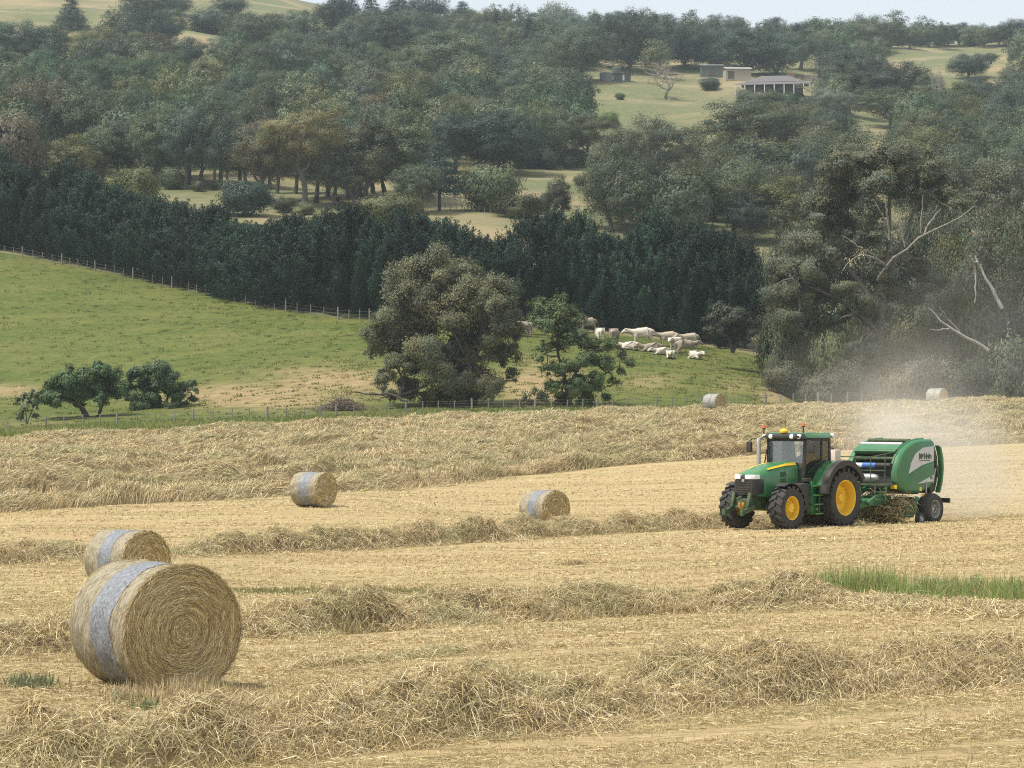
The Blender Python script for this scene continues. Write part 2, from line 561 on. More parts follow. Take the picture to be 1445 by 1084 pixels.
def windrow(name, P, half, height, dens, blen, bwid, seed, label, green=0.35, lump=1.3, taper=True, step=0.12, nv=13, extra=None, collect=None, comb=False):
    """a heap of raked hay along the ground line P (n,2)"""
    g = np.random.default_rng(seed)
    nl = SNoise(seed + 1, lump * 2.2, 2); nf = SNoise(seed + 8, lump * 0.42, 2); nc = SNoise(seed + 2, lump * 3, 2); na = SNoise(seed + 3, lump * 2.5, 2); nw = SNoise(seed + 4, lump * 4, 2)
    n = len(P)
    tg = unit(np.gradient(P, axis=0)); nr = np.stack([-tg[:, 1], tg[:, 0]], 1)
    halfs = half * (np.asarray(extra(np.linspace(0, 1, n))) if extra is not None else np.ones(n))
    env = np.ones(n)
    if taper:
        s = np.linspace(0, 1, n); env = np.clip(np.minimum(s, 1 - s) * 12, 0, 1) ** 0.6
    def surf(fi, v):
        i = np.clip(fi.astype(int), 0, n - 2); a = (fi - i)[:, None]
        c = P[i] * (1 - a) + P[i + 1] * a
        nn = nr[i]; hw = halfs[i] * (1 + 0.16 * nw(c[:, 0], c[:, 1]))
        xy = c + nn * (v * hw)[:, None]
        hgt = height * env[i] * np.clip(1 - np.abs(v) ** 2.2, 0, 1) * np.clip(0.76 + 0.24 * nl(xy[:, 0], xy[:, 1]) + 0.11 * nf(xy[:, 0], xy[:, 1]), 0.05, 2)
        return xy, ground(xy[:, 0], xy[:, 1]) + hgt, hgt, i
    fi, vv = np.meshgrid(np.arange(n, dtype=float) * (n - 1.001) / (n - 1), np.linspace(-1.05, 1.05, nv), indexing='ij')
    xy, z, h, _ = surf(fi.ravel(), vv.ravel())
    V = np.concatenate([xy, (z - 0.03)[:, None]], 1)
    i = np.arange(n - 1)[:, None] * nv + np.arange(nv - 1)[None]
    Q = np.stack([i, i + 1, i + 1 + nv, i + nv], -1).reshape(-1, 4)
    length = np.linalg.norm(np.diff(P, axis=0), axis=1).sum()
    nb = int(length * half * 2 * dens)
    fi = g.uniform(0, n - 1.01, nb); v = np.clip(g.normal(0, 0.5, nb), -1.15, 1.15)
    xy, z, h, ii = surf(fi, v)
    e = 0.08
    az0 = na(xy[:, 0], xy[:, 1]) * 1.3 + np.where(v > 0, 0.5, -0.5)
    az = az0 + g.normal(0, 1.3, nb) + np.where(g.uniform(size=nb) < 0.5, 0, math.pi)
    if comb:
        az = np.arctan2(tg[ii, 1], tg[ii, 0]) + 0.5 * na(xy[:, 0], xy[:, 1]) + g.normal(0, 0.55, nb)
    d2 = np.stack([np.cos(az), np.sin(az)], 1)
    q = xy + d2 * e
    # slope along the strand's direction
    rel = np.einsum('ij,ij->i', q - P[ii], nr[ii]) / halfs[ii]
    _, zq, _, _ = surf(np.clip(fi, 0, n - 1.01), np.clip(rel, -1.2, 1.2))
    sl = np.clip((zq - z) / e, -1.5, 1.5)
    T = unit(np.concatenate([d2, (sl + np.abs(g.normal(0.10, 0.28, nb)))[:, None]], 1))
    Ln = blen * g.uniform(0.5, 1.35, nb); Wd = bwid * g.uniform(0.6, 1.4, nb)
    B = np.concatenate([xy, (z - 0.02 + g.uniform(-0.03, 0.05, nb))[:, None]], 1) - T * (Ln * 0.4)[:, None] * 0.6
    gnd = ground(B[:, 0], B[:, 1])
    B[:, 2] = np.maximum(B[:, 2], gnd - 0.01)
    C = hay_colour(xy[:, 0], xy[:, 1], g, nc, green)
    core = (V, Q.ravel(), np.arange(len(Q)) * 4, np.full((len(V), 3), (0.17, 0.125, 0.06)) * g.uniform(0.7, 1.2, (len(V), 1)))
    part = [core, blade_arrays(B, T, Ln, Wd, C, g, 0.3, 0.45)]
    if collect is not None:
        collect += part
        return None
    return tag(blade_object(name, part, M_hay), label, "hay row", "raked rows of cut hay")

windrow("hay_row", path([(-300, 1080), (-140, 1076), (0, 1070), (160, 1066), (320, 1058), (480, 1042), (720, 1016), (960, 993), (1200, 972), (1445, 952), (1600, 940), (1850, 922)], 0.1), 0.92, 0.40, 5600, 0.27, 0.0047, 11,
        "thick loose row of raked hay running across the very front of the field", 0.14, 1.3, False)
windrow("hay_row", path([(-300, 938), (-80, 925), (-20, 921), (40, 918), (95, 912)], 0.12), 0.85, 0.38, 3000, 0.30, 0.006, 12,
        "short end of a hay row beside the largest bale's banded side", 0.2, 1.1)
windrow("hay_row", path([(330, 899), (400, 893), (480, 888), (600, 880), (720, 873), (850, 866), (980, 861), (1080, 858), (1200, 853)], 0.12), 0.95, 0.42, 3000, 0.30, 0.0062, 13,
        "tangled hay row starting behind the largest bale and ending at the green tussocks", 0.15, 1.1)
windrow("hay_row", path([(1180, 851), (1260, 858), (1330, 863), (1420, 870), (1500, 872), (1700, 872)], 0.15), 0.6, 0.12, 1500, 0.35, 0.0085, 14,
        "thin flattened hay row in front of the green tussocks", 0.1, 1.1)
windrow("hay_row", path([(400, 946), (460, 942), (540, 936), (640, 922), (740, 912)], 0.12), 0.22, 0.06, 1700, 0.26, 0.005, 15,
        "low scattered dark hay line between the two front rows", 0.12, 0.8)
windrow("hay_row", path([(-300, 808), (-70, 797), (-10, 794), (60, 790), (118, 786)], 0.15), 0.85, 0.36, 1500, 0.36, 0.008, 16,
        "hay row end reaching the far side of the second bale", 0.15, 1.2)
windrow("hay_row", path([(235, 783), (330, 779), (430, 775), (540, 770), (640, 765), (740, 758), (800, 755), (880, 751), (960, 747), (1060, 743), (1120, 741)], 0.16), 0.95, 0.48, 1500, 0.38, 0.008, 17,
        "long hay row that leads under the front of the green tractor", 0.2, 1.3)
# hay still lying beneath the tractor and at the pick-up of the baler
windrow("hay_row", path([(1100, 742.5), (1160, 740), (1215, 738.5), (1262, 738)], 0.16), 0.75, 0.40, 1500, 0.38, 0.008, 18,
        "hay row lying under the tractor and feeding the baler", 0.25, 1.3)

# the part of the field where the swaths still lie close together
NEARB = [(-330, 742), (-120, 733), (0, 723), (240, 711), (480, 697), (600, 688), (720, 676), (840, 665), (960, 655), (1050, 645), (1150, 637), (1300, 630), (1445, 624), (1600, 620), (1820, 614)]
FARB = [(-120, 630), (0, 623), (240, 609), (480, 597), (720, 587), (960, 581), (1200, 574), (1445, 566), (1600, 564)]
_nb = np.array([at(*p)[1] for p in NEARB]); _fb = np.array([at(*p)[1] for p in FARB])
def near_b(px): return np.interp(px, [p[0] for p in NEARB], _nb)
def far_b(px): return np.interp(px, [p[0] for p in FARB], np.minimum(_fb, 183))
NSW = 8
SWATHS = []
nz_sw = SNoise(70, 30, 2)
for k in range(NSW):
    t = (k + 0.25) / NSW
    pxs = np.linspace(-330, 1820, 76)
    d = near_b(pxs) + (far_b(pxs) - near_b(pxs)) * t
    X = (pxs - CX) / F_PX * d
    d = d + nz_sw(X, d * 0 + 37 * k) * 0.9
    P0 = np.stack([X, d], 1)
    s = np.concatenate([[0], np.cumsum(np.linalg.norm(np.diff(P0, axis=0), axis=1))])
    P = pchip(s, P0, np.linspace(0, s[-1], int(s[-1] / 0.45)))
    sp = (far_b(700) - near_b(700)) / NSW
    windrow("hay_row", P, 1.7 if k == 0 else sp * 0.40, 0.55 if k == 0 else 0.85 - 0.05 * k, 190 if k else 300, 0.55, 0.014 + 0.0012 * k, 30 + k,
            "pale hay row edging the far hay, beyond the mown strip with two bales", [.2, .45, .25, .5, .3, .4, .2, .45][k], 3.0, False, nv=15, comb=True,
            extra=(lambda q: 0.75 + 0.25 * np.sin(q * 9)) if k == 0 else None, collect=SWATHS if k else None)
tag(blade_object("cut_hay", SWATHS, M_hay), "thick cover of cut hay lying uncollected up to the wire fence", "hay", kind="stuff")

# stubble and loose straw on the mown strips
def stubble(name, bands, label, seed, mat=M_hay):
    g = np.random.default_rng(seed); nc = SNoise(seed, 6, 3); nd = SNoise(seed + 9, 1.6, 2)
    B = []
    for d0, d1, dens, ln, wd, lie in bands:
        x0, x1 = (-280 - CX) / F_PX, (1780 - CX) / F_PX
        area = (x1 - x0) * (d1 * d1 - d0 * d0) / 2
        n = int(area * dens)
        d = np.sqrt(g.uniform(d0 * d0, d1 * d1, n)); px = g.uniform(-280, 1780, n)
        X = (px - CX) / F_PX * d
        keep = d < near_b(px) - 0.3
        X, d = X[keep], d[keep]
        # drilled rows, thinner and thicker
        c = -X * math.sin(ROW_ANG) + d * math.cos(ROW_ANG)
        a = X * math.cos(ROW_ANG) + d * math.sin(ROW_ANG)
        w = 0.55 + 0.3 * np.sin(c * 2 * math.pi / 0.9 + 0.6 * nc(X, d)) + 0.28 * nd(a * 0.12, c)
        keep = g.uniform(size=len(X)) < np.clip(w, 0.06, 1)
        X, d = X[keep], d[keep]; n = len(X)
        az = g.uniform(0, 2 * math.pi, n)
        lying = g.uniform(size=n) < lie
        el = np.where(lying, g.uniform(-0.02, 0.15, n), g.uniform(0.5, 1.4, n))
        T = np.stack([np.cos(az) * np.cos(el), np.sin(az) * np.cos(el), np.sin(el)], 1)
        Ln = ln * g.uniform(0.5, 1.4, n) * np.where(lying, 2.0, 1.0)
        P = np.stack([X, d, ground(X, d) + np.where(lying, 0.02, -0.005)], 1)
        C = (hay_colour(X, d, g, nc, 0.10) * 0.85 + np.array([0.48, 0.37, 0.18]) * 0.12)
        B.append(blade_arrays(P, T, Ln, wd * g.uniform(0.6, 1.4, n), C, g, 0.1, 0.2))
    o = blade_object(name, B, mat)
    tag(o, label, "stubble", kind="stuff")
    return o
stubble("stubble", [(15, 22, 2300, 0.06, 0.0045, 0.35), (22, 30, 1500, 0.06, 0.006, 0.35), (30, 45, 600, 0.065, 0.0085, 0.3), (45, 65, 190, 0.07, 0.012, 0.3), (65, 90, 80, 0.075, 0.018, 0.3), (90, 130, 34, 0.08, 0.024, 0.3)],
        "short cut hay stubble and loose straw over the mown strips", 50)

def tuft_mass(name, pts, label, cat, seed, n_each, ln, wd, spread, palette, mat, kind="stuff", lean=0.35):
    g = np.random.default_rng(seed); B = []
    for (px, row, k, hs) in pts:
        x, y, z = at(px, row)
        n = int(n_each * k)
        X = x + g.normal(0, spread * k ** 0.5, n); Y = y + g.normal(0, spread * 0.8 * k ** 0.5, n)
        az = g.uniform(0, 2 * math.pi, n); el = np.clip(g.normal(1.25, lean, n), 0.3, 1.56)
        T = np.stack([np.cos(az) * np.cos(el), np.sin(az) * np.cos(el), np.sin(el)], 1)
        C = np.array(palette)[g.integers(0, len(palette), n)] * g.uniform(0.7, 1.3, n)[:, None]
        P = np.stack([X, Y, ground(X, Y) - 0.01], 1)
        B.append(blade_arrays(P, T, ln * hs * g.uniform(0.4, 1.2, n), wd * g.uniform(0.6, 1.3, n), C, g, 0.1, 0.3))
    return tag(blade_object(name, B, mat), label, cat, kind=kind)

_g = np.random.default_rng(4)
GREENS = [(0.17, 0.26, 0.065), (0.20, 0.30, 0.085), (0.14, 0.22, 0.055), (0.25, 0.31, 0.10)]
tuft_mass("green_tussocks", [(1165 + 28 * k + _g.uniform(-5, 5), 842 + _g.uniform(-7, 5), 1.0, (1.2 if k < 4 else 0.85 if k != 8 else 0.5)) for k in range(19)] + [(1145, 843, .3, .8), (1152, 838, .4, 1), (1450, 836, .6, .7), (1300, 852, .3, .6), (1190, 838, 1.2, 1.25), (1215, 840, 1.0, 1.2), (1330, 838, 1, .9), (1390, 840, 1, .9), (1240, 846, .8, .7)],
          "long patch of tall uncut green grass tussocks in the mown field", "grass", 61, 330, 0.50, 0.008, 0.30, GREENS + [(0.28, 0.32, 0.12), (0.36, 0.33, 0.15), (0.42, 0.36, 0.19)], M_grass, lean=0.45)
tuft_mass("green_regrowth", [(340 + 24 * k + _g.uniform(-6, 6), 836 + 0.1 * k + _g.uniform(-4, 3), 1.0, 1.0) for k in range(17)] + [(890, 838, .6, 1), (960, 836, .6, 1)],
          "thin low streak of green regrowth behind the largest bale", "grass", 62, 300, 0.11, 0.010, 0.6, [(0.13, 0.17, 0.06), (0.19, 0.20, 0.085), (0.28, 0.25, 0.11)], M_grass)
tuft_mass("weed_clump", [(45, 968, .8, 1.0), (30, 972, .5, .7)], "small grey-green weed clump beside the largest bale", "weeds", 63, 500, 0.16, 0.010, 0.13, [(0.22, 0.25, 0.13), (0.28, 0.28, 0.16)], M_grass)
tuft_mass("weed_clump", [(185, 990, .8, 1.0), (205, 1000, .7, 1)], "green weeds in the straw at the foot of the largest bale", "weeds", 64, 220, 0.12, 0.009, 0.14, [(0.15, 0.19, 0.09), (0.24, 0.25, 0.14)], M_grass)
tuft_mass("straw_wisps", [(_g.uniform(165, 335), _g.uniform(974, 1000), 0.8, _g.uniform(0.5, 1.1)) for k in range(13)] + [(330, 985, 1, .8), (420, 1000, 1, .7), (505, 985, .6, .9), (930, 945, 1.2, .9), (960, 940, 1, 1)], "pale dry straw wisps standing along the foot of the largest bale", "straw", 65, 330, 0.24, 0.0045, 0.17, STRAW, M_hay, lean=0.95)
tuft_mass("straw_clump", [(808, 797, 1, 1), (814, 797, .6, 1)], "small dark clump of hay left alone on the mown strip", "hay", 66, 260, 0.14, 0.015, 0.16, STRAW * 0.8, M_hay, lean=0.7)
tuft_mass("straw_clump", [(1375, 868, 1, 1), (1400, 869, .8, 1)], "loose hay clump in front of the tussocks near the frame edge", "hay", 67, 400, 0.22, 0.010, 0.18, STRAW * 0.8, M_hay, lean=0.7)

# rough grass along the wire fence and over the paddock
def grass_band(name, label, n, fn, ln, wd, seed, palette):
    g = np.random.default_rng(seed); nz = SNoise(seed, 12, 3)
    X, Y = fn(g, n)
    az = g.uniform(0, 2 * math.pi, len(X)); el = g.uniform(0.7, 1.5, len(X))
    T = np.stack([np.cos(az) * np.cos(el), np.sin(az) * np.cos(el), np.sin(el)], 1)
    p = np.array(palette); w = np.clip((nz(X, Y) * 0.28 + 0.5 + g.normal(0, 0.22, len(X))) * len(p), 0, len(p) - 1).astype(int)
    C = p[w] * g.uniform(0.8, 1.2, len(X))[:, None]
    P = np.stack([X, Y, ground(X, Y) - 0.02], 1)
    o = blade_object(name, [blade_arrays(P, T, ln * g.uniform(0.4, 1.3, len(X)), wd * g.uniform(.6, 1.4, len(X)), C, g, 0.1, 0.4)], M_grass)
    return tag(o, label, "grass", kind="stuff")
def verge(g, n):
    px = g.uniform(-60, 1110, n); d = fence_d(px) + g.uniform(-11.0, 3, n) * np.clip(1.2 - px / 1100, 0.15, 1)
    return (px - CX) / F_PX * d, d
grass_band("verge_grass", "long green grass growing along the wire fence", 42000, verge, 0.5, 0.04, 71, [(0.15, 0.20, 0.05), (0.20, 0.24, 0.07), (0.13, 0.18, 0.045), (0.28, 0.27, 0.10)])

def pasture_tufts():
    g = np.random.default_rng(73); n = 2600; m = 14
    px = g.uniform(-150, 1085, n); t = g.uniform(0.04, 0.98, n) ** 0.8
    d = fence_d(px) + (hedge_d(px) - fence_d(px)) * t
    X = np.repeat((px - CX) / F_PX * d, m) + g.normal(0, 0.22, n * m); Y = np.repeat(d, m) + g.normal(0, 0.22, n * m)
    az = g.uniform(0, 6.28, n * m); el = g.uniform(0.35, 1.3, n * m)
    T = np.stack([np.cos(az) * np.cos(el), np.sin(az) * np.cos(el), np.sin(el)], 1)
    pal = np.array([(0.085, 0.125, 0.03), (0.13, 0.15, 0.04), (0.20, 0.195, 0.065), (0.26, 0.235, 0.095), (0.16, 0.175, 0.05)])
    C = np.repeat(pal[g.integers(0, 5, n)] * g.uniform(0.9, 1.2, n)[:, None], m, 0) * g.uniform(.85, 1.15, n * m)[:, None]
    P = np.stack([X, Y, ground(X, Y) - 0.02], 1)
    o = blade_object("pasture_tufts", [blade_arrays(P, T, 0.26 * g.uniform(.5, 1.2, n * m), np.full(n * m, 0.06), C, g, 0.1, 0.4)], M_grass)
    tag(o, "low tufts of uneven grazing over the green paddock", "grass", kind="stuff")
pasture_tufts()
# ------------------------------------------------------------------ trees
def tube_np(pts, rad, n=6):
    pts = np.asarray(pts, float); m = len(pts)
    t = unit(np.gradient(pts, axis=0))
    ref = np.where(np.abs(t[:, 2:3]) < 0.9, np.array([[0, 0, 1.0]]), np.array([[1.0, 0, 0]]))
    u = unit(np.cross(t, ref)); w = np.cross(t, u)
    a = np.arange(n) * 2 * math.pi / n
    V = pts[:, None] + (u[:, None] * np.cos(a)[None, :, None] + w[:, None] * np.sin(a)[None, :, None]) * np.asarray(rad)[:, None, None]
    i = np.arange(m - 1)[:, None] * n; k = np.arange(n)[None]
    Q = np.stack([i + k, i + (k + 1) % n, i + n + (k + 1) % n, i + n + k], -1).reshape(-1, 4)
    return V.reshape(-1, 3), Q

def bent(a, b2, g, wob=0.12, n=6, sag=0.0):
    a = np.asarray(a, float); b2 = np.asarray(b2, float)
    t = np.linspace(0, 1, n)[:, None]
    Lg = np.linalg.norm(b2 - a)
    off = g.normal(size=3) * wob * Lg; off2 = g.normal(size=3) * wob * 0.5 * Lg
    return a + (b2 - a) * t + off * np.sin(t * math.pi) + off2 * np.sin(t * 2 * math.pi) + np.array([0, 0, -sag * Lg]) * np.sin(t * math.pi)

def join_tubes(tubes):
    Vs, Qs, o = [], [], 0
    for V, Q in tubes:
        Vs.append(V); Qs.append(Q + o); o += len(V)
    return np.concatenate(Vs), np.concatenate(Qs)

def leaf_cards(C, Rd, cnt, size, g, droop=0.3, flat=0.75, up=0.35, aspect=0.42, upright=0.0, lobe=None, tv=0.13):
    """leaves on clumps. C (k,3) centres, Rd (k,) radii, cnt leaves per clump"""
    k = len(C); cnt = np.asarray(cnt, int)
    idx = np.repeat(np.arange(k), cnt); n = len(idx)
    d = unit(g.normal(size=(n, 3)) + np.array([0, 0, up]))
    rr = Rd[idx] * np.clip(g.normal(0.86, 0.27, n), 0.1, 1.55)
    ani = g.uniform(0.72, 1.4, (k, 3))[idx]
    rr *= 1 + 0.18 * np.sin(d[:, 0] * 5 + idx * 1.7) * np.cos(d[:, 1] * 5 + idx) + 0.12 * np.sin(d[:, 2] * 9 + idx * 2.3)
    P = C[idx] + d * rr[:, None] * np.array([1, 1, flat]) * ani
    ctr = unit((P - C.mean(0)) * np.array([1, 1, 1.3]))
    big = ctr if lobe is None else unit(0.8 * unit(P - lobe[idx]) + 0.85 * ctr)
    nrm = unit(0.45 * d + 1.1 * big + g.normal(0, 0.14, (n, 3)) + np.array([0, 0, 0.1]))
    ax = unit(np.cross(nrm, g.normal(size=(n, 3))))
    ax = unit(ax + np.array([0, 0, -droop + upright]) + d * (0.5 * upright))
    sd = unit(np.cross(ax, nrm))
    s = size * g.uniform(0.6, 1.4, n)
    a = ax * (s / 2)[:, None]; b2 = sd * (s * aspect / 2)[:, None]
    V = np.stack([P - a, P + b2 - a * 0.15, P + a, P - b2 - a * 0.15], 1).reshape(-1, 3)
    tone = (g.normal(1.0, tv, k))[idx] * g.uniform(0.82, 1.18, n)
    hue = g.normal(0, 0.06, k)[idx] + g.normal(0, 0.07, n)
    col = np.stack([tone * (1 + hue), tone, tone * (1 - hue * 0.8)], 1)
    return V, np.arange(n * 4, dtype=np.int32).reshape(-1, 4), np.repeat(col, 4, 0) * 0.5

def fill_env(g, n, W, z0, z1, mind, shape='round', inner=0.25):
    """clump centres in a crown envelope"""
    out = []
    tries = 0
    while len(out) < n and tries < 6000:
        tries += 1
        u = g.normal(size=3); u /= np.linalg.norm(u)
        r = 1.0 if g.uniform() > inner else g.uniform(0.2, 0.8)
        r *= g.uniform(0.8, 1.0)
        p = np.array([u[0] * W / 2 * r, u[1] * W / 2 * r, (z0 + z1) / 2 + u[2] * (z1 - z0) / 2 * r])
        t = (p[2] - z0) / (z1 - z0)
        if shape == 'flat': p[:2] *= 0.55 + 0.6 * t
        if shape == 'tall': p[:2] *= 1.1 - 0.35 * t
        if all(np.linalg.norm((p - q) * [1, 1, 1.2]) > mind for q in out):
            out.append(p)
    return np.array(out)

def gum(seed, H, W, base=0.3, n=26, rad=0.17, shape='round', leaf=0.42, per=420, forks=4, flat=0.75, droop=0.4, trunk=0.032, lean=0.04, inner=0.25, sub=True):
    g = np.random.default_rng(seed)
    C = fill_env(g, n, W * 0.80, H * base + W * rad * 0.4, H - W * rad * 0.55, W * rad * 1.0, shape, inner)
    Rd = W * rad * g.uniform(0.7, 1.2, len(C))
    tubes = []
    fk = np.array([g.normal(0, lean) * W, g.normal(0, lean) * W, H * (base * 0.75 + 0.08)])
    tp = bent((0, 0, -0.3), fk, g, 0.05, 7)
    r0 = H * trunk
    tubes.append(tube_np(tp, np.linspace(r0 * 1.25, r0 * 0.8, 7), 8))
    # main limbs to evenly spread clumps, then twigs
    order = np.argsort(np.arctan2(C[:, 1], C[:, 0]))
    groups = np.array_split(order, forks)
    for gr in groups:
        m = C[gr].mean(0); hub = fk + (m - fk) * 0.62
        lp = bent(fk - [0, 0, r0 * 0.5], hub, g, 0.1, 6)
        tubes.append(tube_np(lp, np.linspace(r0 * 0.62, r0 * 0.34, 6), 6))
        for i in gr:
            s = lp[g.integers(2, 6)]
            tubes.append(tube_np(bent(s, C[i] + [0, 0, -Rd[i] * 0.2], g, 0.12, 5), np.linspace(r0 * 0.28, r0 * 0.07, 5), 5))
    lobe = None
    if sub:     # break each clump into smaller tufts
        C2, R2, L2 = [], [], []
        for c, r in zip(C, Rd):
            for _ in range(6):
                u = unit(g.normal(size=3) + [0, 0, 0.4])
                C2.append(c + u * r * 0.75 * np.array([1, 1, flat])); R2.append(r * g.uniform(0.38, 0.6)); L2.append(c - np.array([0, 0, r * 0.25]))
        lobe = np.array(L2); C, Rd = np.array(C2), np.array(R2); per = per / 5.0
    cnt = per * (Rd / Rd.mean()) ** 2
    return join_tubes(tubes), leaf_cards(C, Rd, cnt, leaf, g, droop, flat, 0.3, lobe=lobe)

def cypress(seed, H, W, leaf=0.25, n=150, per=250):
    g = np.random.default_rng(seed)
    t = g.uniform(0.0, 1.0, n) ** 0.8
    prof = np.interp(t, [0, 0.1, 0.5, 0.8, 0.93, 1.0], [1.0, 1.0, 0.9, 0.62, 0.34, 0.05]) * W / 2
    a = g.uniform(0, 2 * math.pi, n); r = prof * g.uniform(0.62, 1.12, n)
    C = np.stack([r * np.cos(a), r * np.sin(a), 0.25 + t * (H - 0.9)], 1)
    Rd = W * 0.075 * g.uniform(0.7, 1.4, n) * (1.1 - 0.3 * t)
    # every plume is a chain of tufts rising outwards
    C2, R2, L2 = [], [], []
    for c, q, aa in zip(C, Rd, a):
        lean = np.array([math.cos(aa), math.sin(aa), 0]) * g.uniform(0.25, 0.75) + np.array([0, 0, 1.0])
        for k in range(4):
            C2.append(c + lean * q * 1.05 * k); R2.append(q * (1.15 - 0.25 * k)); L2.append(c - lean * q * 0.6)
    C2, R2, L2 = np.array(C2), np.array(R2), np.array(L2)
    tr = tube_np([(0, 0, -0.3), (0, 0, H * 0.5), (0, 0, H * 0.92)], [0.28, 0.18, 0.04], 7)
    return tr, leaf_cards(C2, R2, per / 4 * (R2 / R2.mean()) ** 2 + 4, leaf, g, 0.0, 1.2, 0.2, 0.36, upright=0.9, lobe=L2, tv=0.2)

def pine(seed, H, W, leaf=0.5, tiers=9, flatness=0.35, base=0.1):
    g = np.random.default_rng(seed); C = []; tubes = [tube_np([(0, 0, -0.3), (0, 0, H * 0.5), (0, 0, H * 0.95)], [H * .03, H * .02, .05], 7)]
    for k in range(tiers):
        t = k / (tiers - 1); z = H * (base + (0.94 - base) * t); r = W / 2 * (1 - t * 0.88) * g.uniform(0.85, 1.1); m = max(int(11 * (1 - t)) + 2, 2)
        for j in range(m):
            a = 2 * math.pi * (j + g.uniform(-.3, .3)) / m
            for q in (1.0, 0.6):
                C.append((r * q * math.cos(a), r * q * math.sin(a), z + g.uniform(-.3, .3) - (q - .6) * 0.4))
            tubes.append(tube_np([(0, 0, z + .2), (r * .85 * math.cos(a), r * .85 * math.sin(a), z)], [.09, .03], 4))
    C = np.array(C); Rd = W * 0.095 * g.uniform(0.8, 1.3, len(C))
    return join_tubes(tubes), leaf_cards(C, Rd, 80 * np.ones(len(C)), leaf, g, -0.1, 0.7, 0.3, 0.3)

def bush(seed, H, W, n=22, leaf=0.28, per=520):
    g = np.random.default_rng(seed)
    C = fill_env(g, n, W * 0.78, H * 0.08, H * 0.85, W * 0.13, 'round', 0.3); C[:, 2] = np.maximum(C[:, 2], H * 0.12)
    Rd = W * 0.17 * g.uniform(0.7, 1.2, len(C))
    tubes = [tube_np(bent((g.normal(0, .1), g.normal(0, .1), -.2), c, g, 0.1, 4), np.linspace(H * .022, H * .006, 4), 5) for c in C[::2]]
    return join_tubes(tubes), leaf_cards(C, Rd, per * (Rd / Rd.mean()) ** 2, leaf, g, 0.1, 0.85, 0.25)

def dead(seed, H, W, r0=None, levels=4, spread=0.7):
    g = np.random.default_rng(seed); tubes = []
    r0 = r0 or H * 0.03
    def br(p, d, ln, r, lv):
        e = p + d * ln
        tubes.append(tube_np(bent(p, e, g, 0.08, 5), np.linspace(r, r * 0.55, 5), 6 if lv > 1 else 4))
        if lv == 0: return
        for _ in range(4 if lv > 2 else 3):
            nd = unit(d + g.normal(size=3) * spread * np.array([1, 1, 0.6]) + [0, 0, 0.18])
            br(p + d * ln * g.uniform(0.55, 1.0), nd, ln * g.uniform(0.55, 0.8), r * 0.52, lv - 1)
    br(np.array([0, 0, -0.2]), np.array([0.03, 0, 1.0]), H * 0.32, r0, levels)
    V, Q = join_tubes(tubes)
    s = np.array([W / np.ptp(V[:, 0]), W / np.ptp(V[:, 1]), (H + .2) / np.ptp(V[:, 2])])
    V = V * s
    V[:, 2] -= V[:, 2].min() + 0.2
    return V, Q

PROTO = {}
TAKEN = []      # x, y, width of every hillside tree
def proto(key, wood, leaf, H, W):
    a = quads_mesh(key + "_trunk", wood[0], wood[1], smooth=True); a.materials.append(M_bark)
    c = None
    if leaf is not None:
        c = quads_mesh(key + "_crown", leaf[0], leaf[1], leaf[2]); c.materials.append(M_leaf)
        z = leaf[0]; ext = (np.percentile(z[:, 0], 99.3) - np.percentile(z[:, 0], 0.7)); H = np.percentile(z[:, 2], 99.7)
        W = ext
    PROTO[key] = (a, c, H, W)
for i in range(3):
    proto("round%d" % i, *gum(100 + i, 13, 12, 0.08, 34, 0.19, 'round', 0.32, 640, flat=0.9, inner=0.15), 13, 12)
    proto("gum%d" % i, *gum(110 + i, 15, 12, 0.22, 28, 0.175, 'round', 0.30, 560, flat=0.85, inner=0.2), 15, 12)
    proto("open%d" % i, *gum(120 + i, 14, 15, 0.36, 24, 0.15, 'flat', 0.30, 560, flat=0.55, inner=0.15, trunk=0.028), 14, 15)
    proto("tall%d" % i, *gum(130 + i, 18, 9, 0.2, 28, 0.21, 'tall', 0.32, 520, flat=1.0, trunk=0.02, droop=0.6), 18, 9)
    proto("cyp%d" % i, *cypress(140 + i, 11, 6.4), 11, 6.4)
    proto("bush%d" % i, *bush(150 + i, 4, 6), 4, 6)
proto("cyp3", *cypress(143, 11, 6.4, n=130), 11, 6.4)
for i in range(2):
    proto("pine%d" % i, *pine(160 + i, 12, 9), 12, 9)
    proto("dead%d" % i, dead(170 + i, 10, 8, levels=5, spread=0.85), None, 10, 8)
proto("flatpine0", *pine(165, 12, 11, 0.5, 6, base=0.3), 12, 11)

TINT = dict(grey=(.094, .116, .062), blue=(.066, .096, .066), green=(.052, .092, .042), olive=(.115, .128, .052), brown=(.110, .098, .060),
            dark=(.034, .058, .042), pale=(.16, .175, .13), ochre=(.135, .118, .052), black=(.022, .042, .034), light=(.095, .125, .075), lime=(.12, .18, .05), hedge=(.0135, .037, .021), dull=(.092, .106, .064))
BARKT = dict(grey=(.15, .13, .105), pale=(.42, .38, .32), dark=(.09, .075, .06))
_tg = np.random.default_rng(9)
GROUPS = dict(gum_tree="gum trees in the hillside woods", pine_tree="dark pines in the hillside woods", bushy_tree="dense green trees in the hillside woods", shrub="shrubs on the hillside", hedge_conifer="conifers of the windbreak row", dead_tree="bare dead trees")

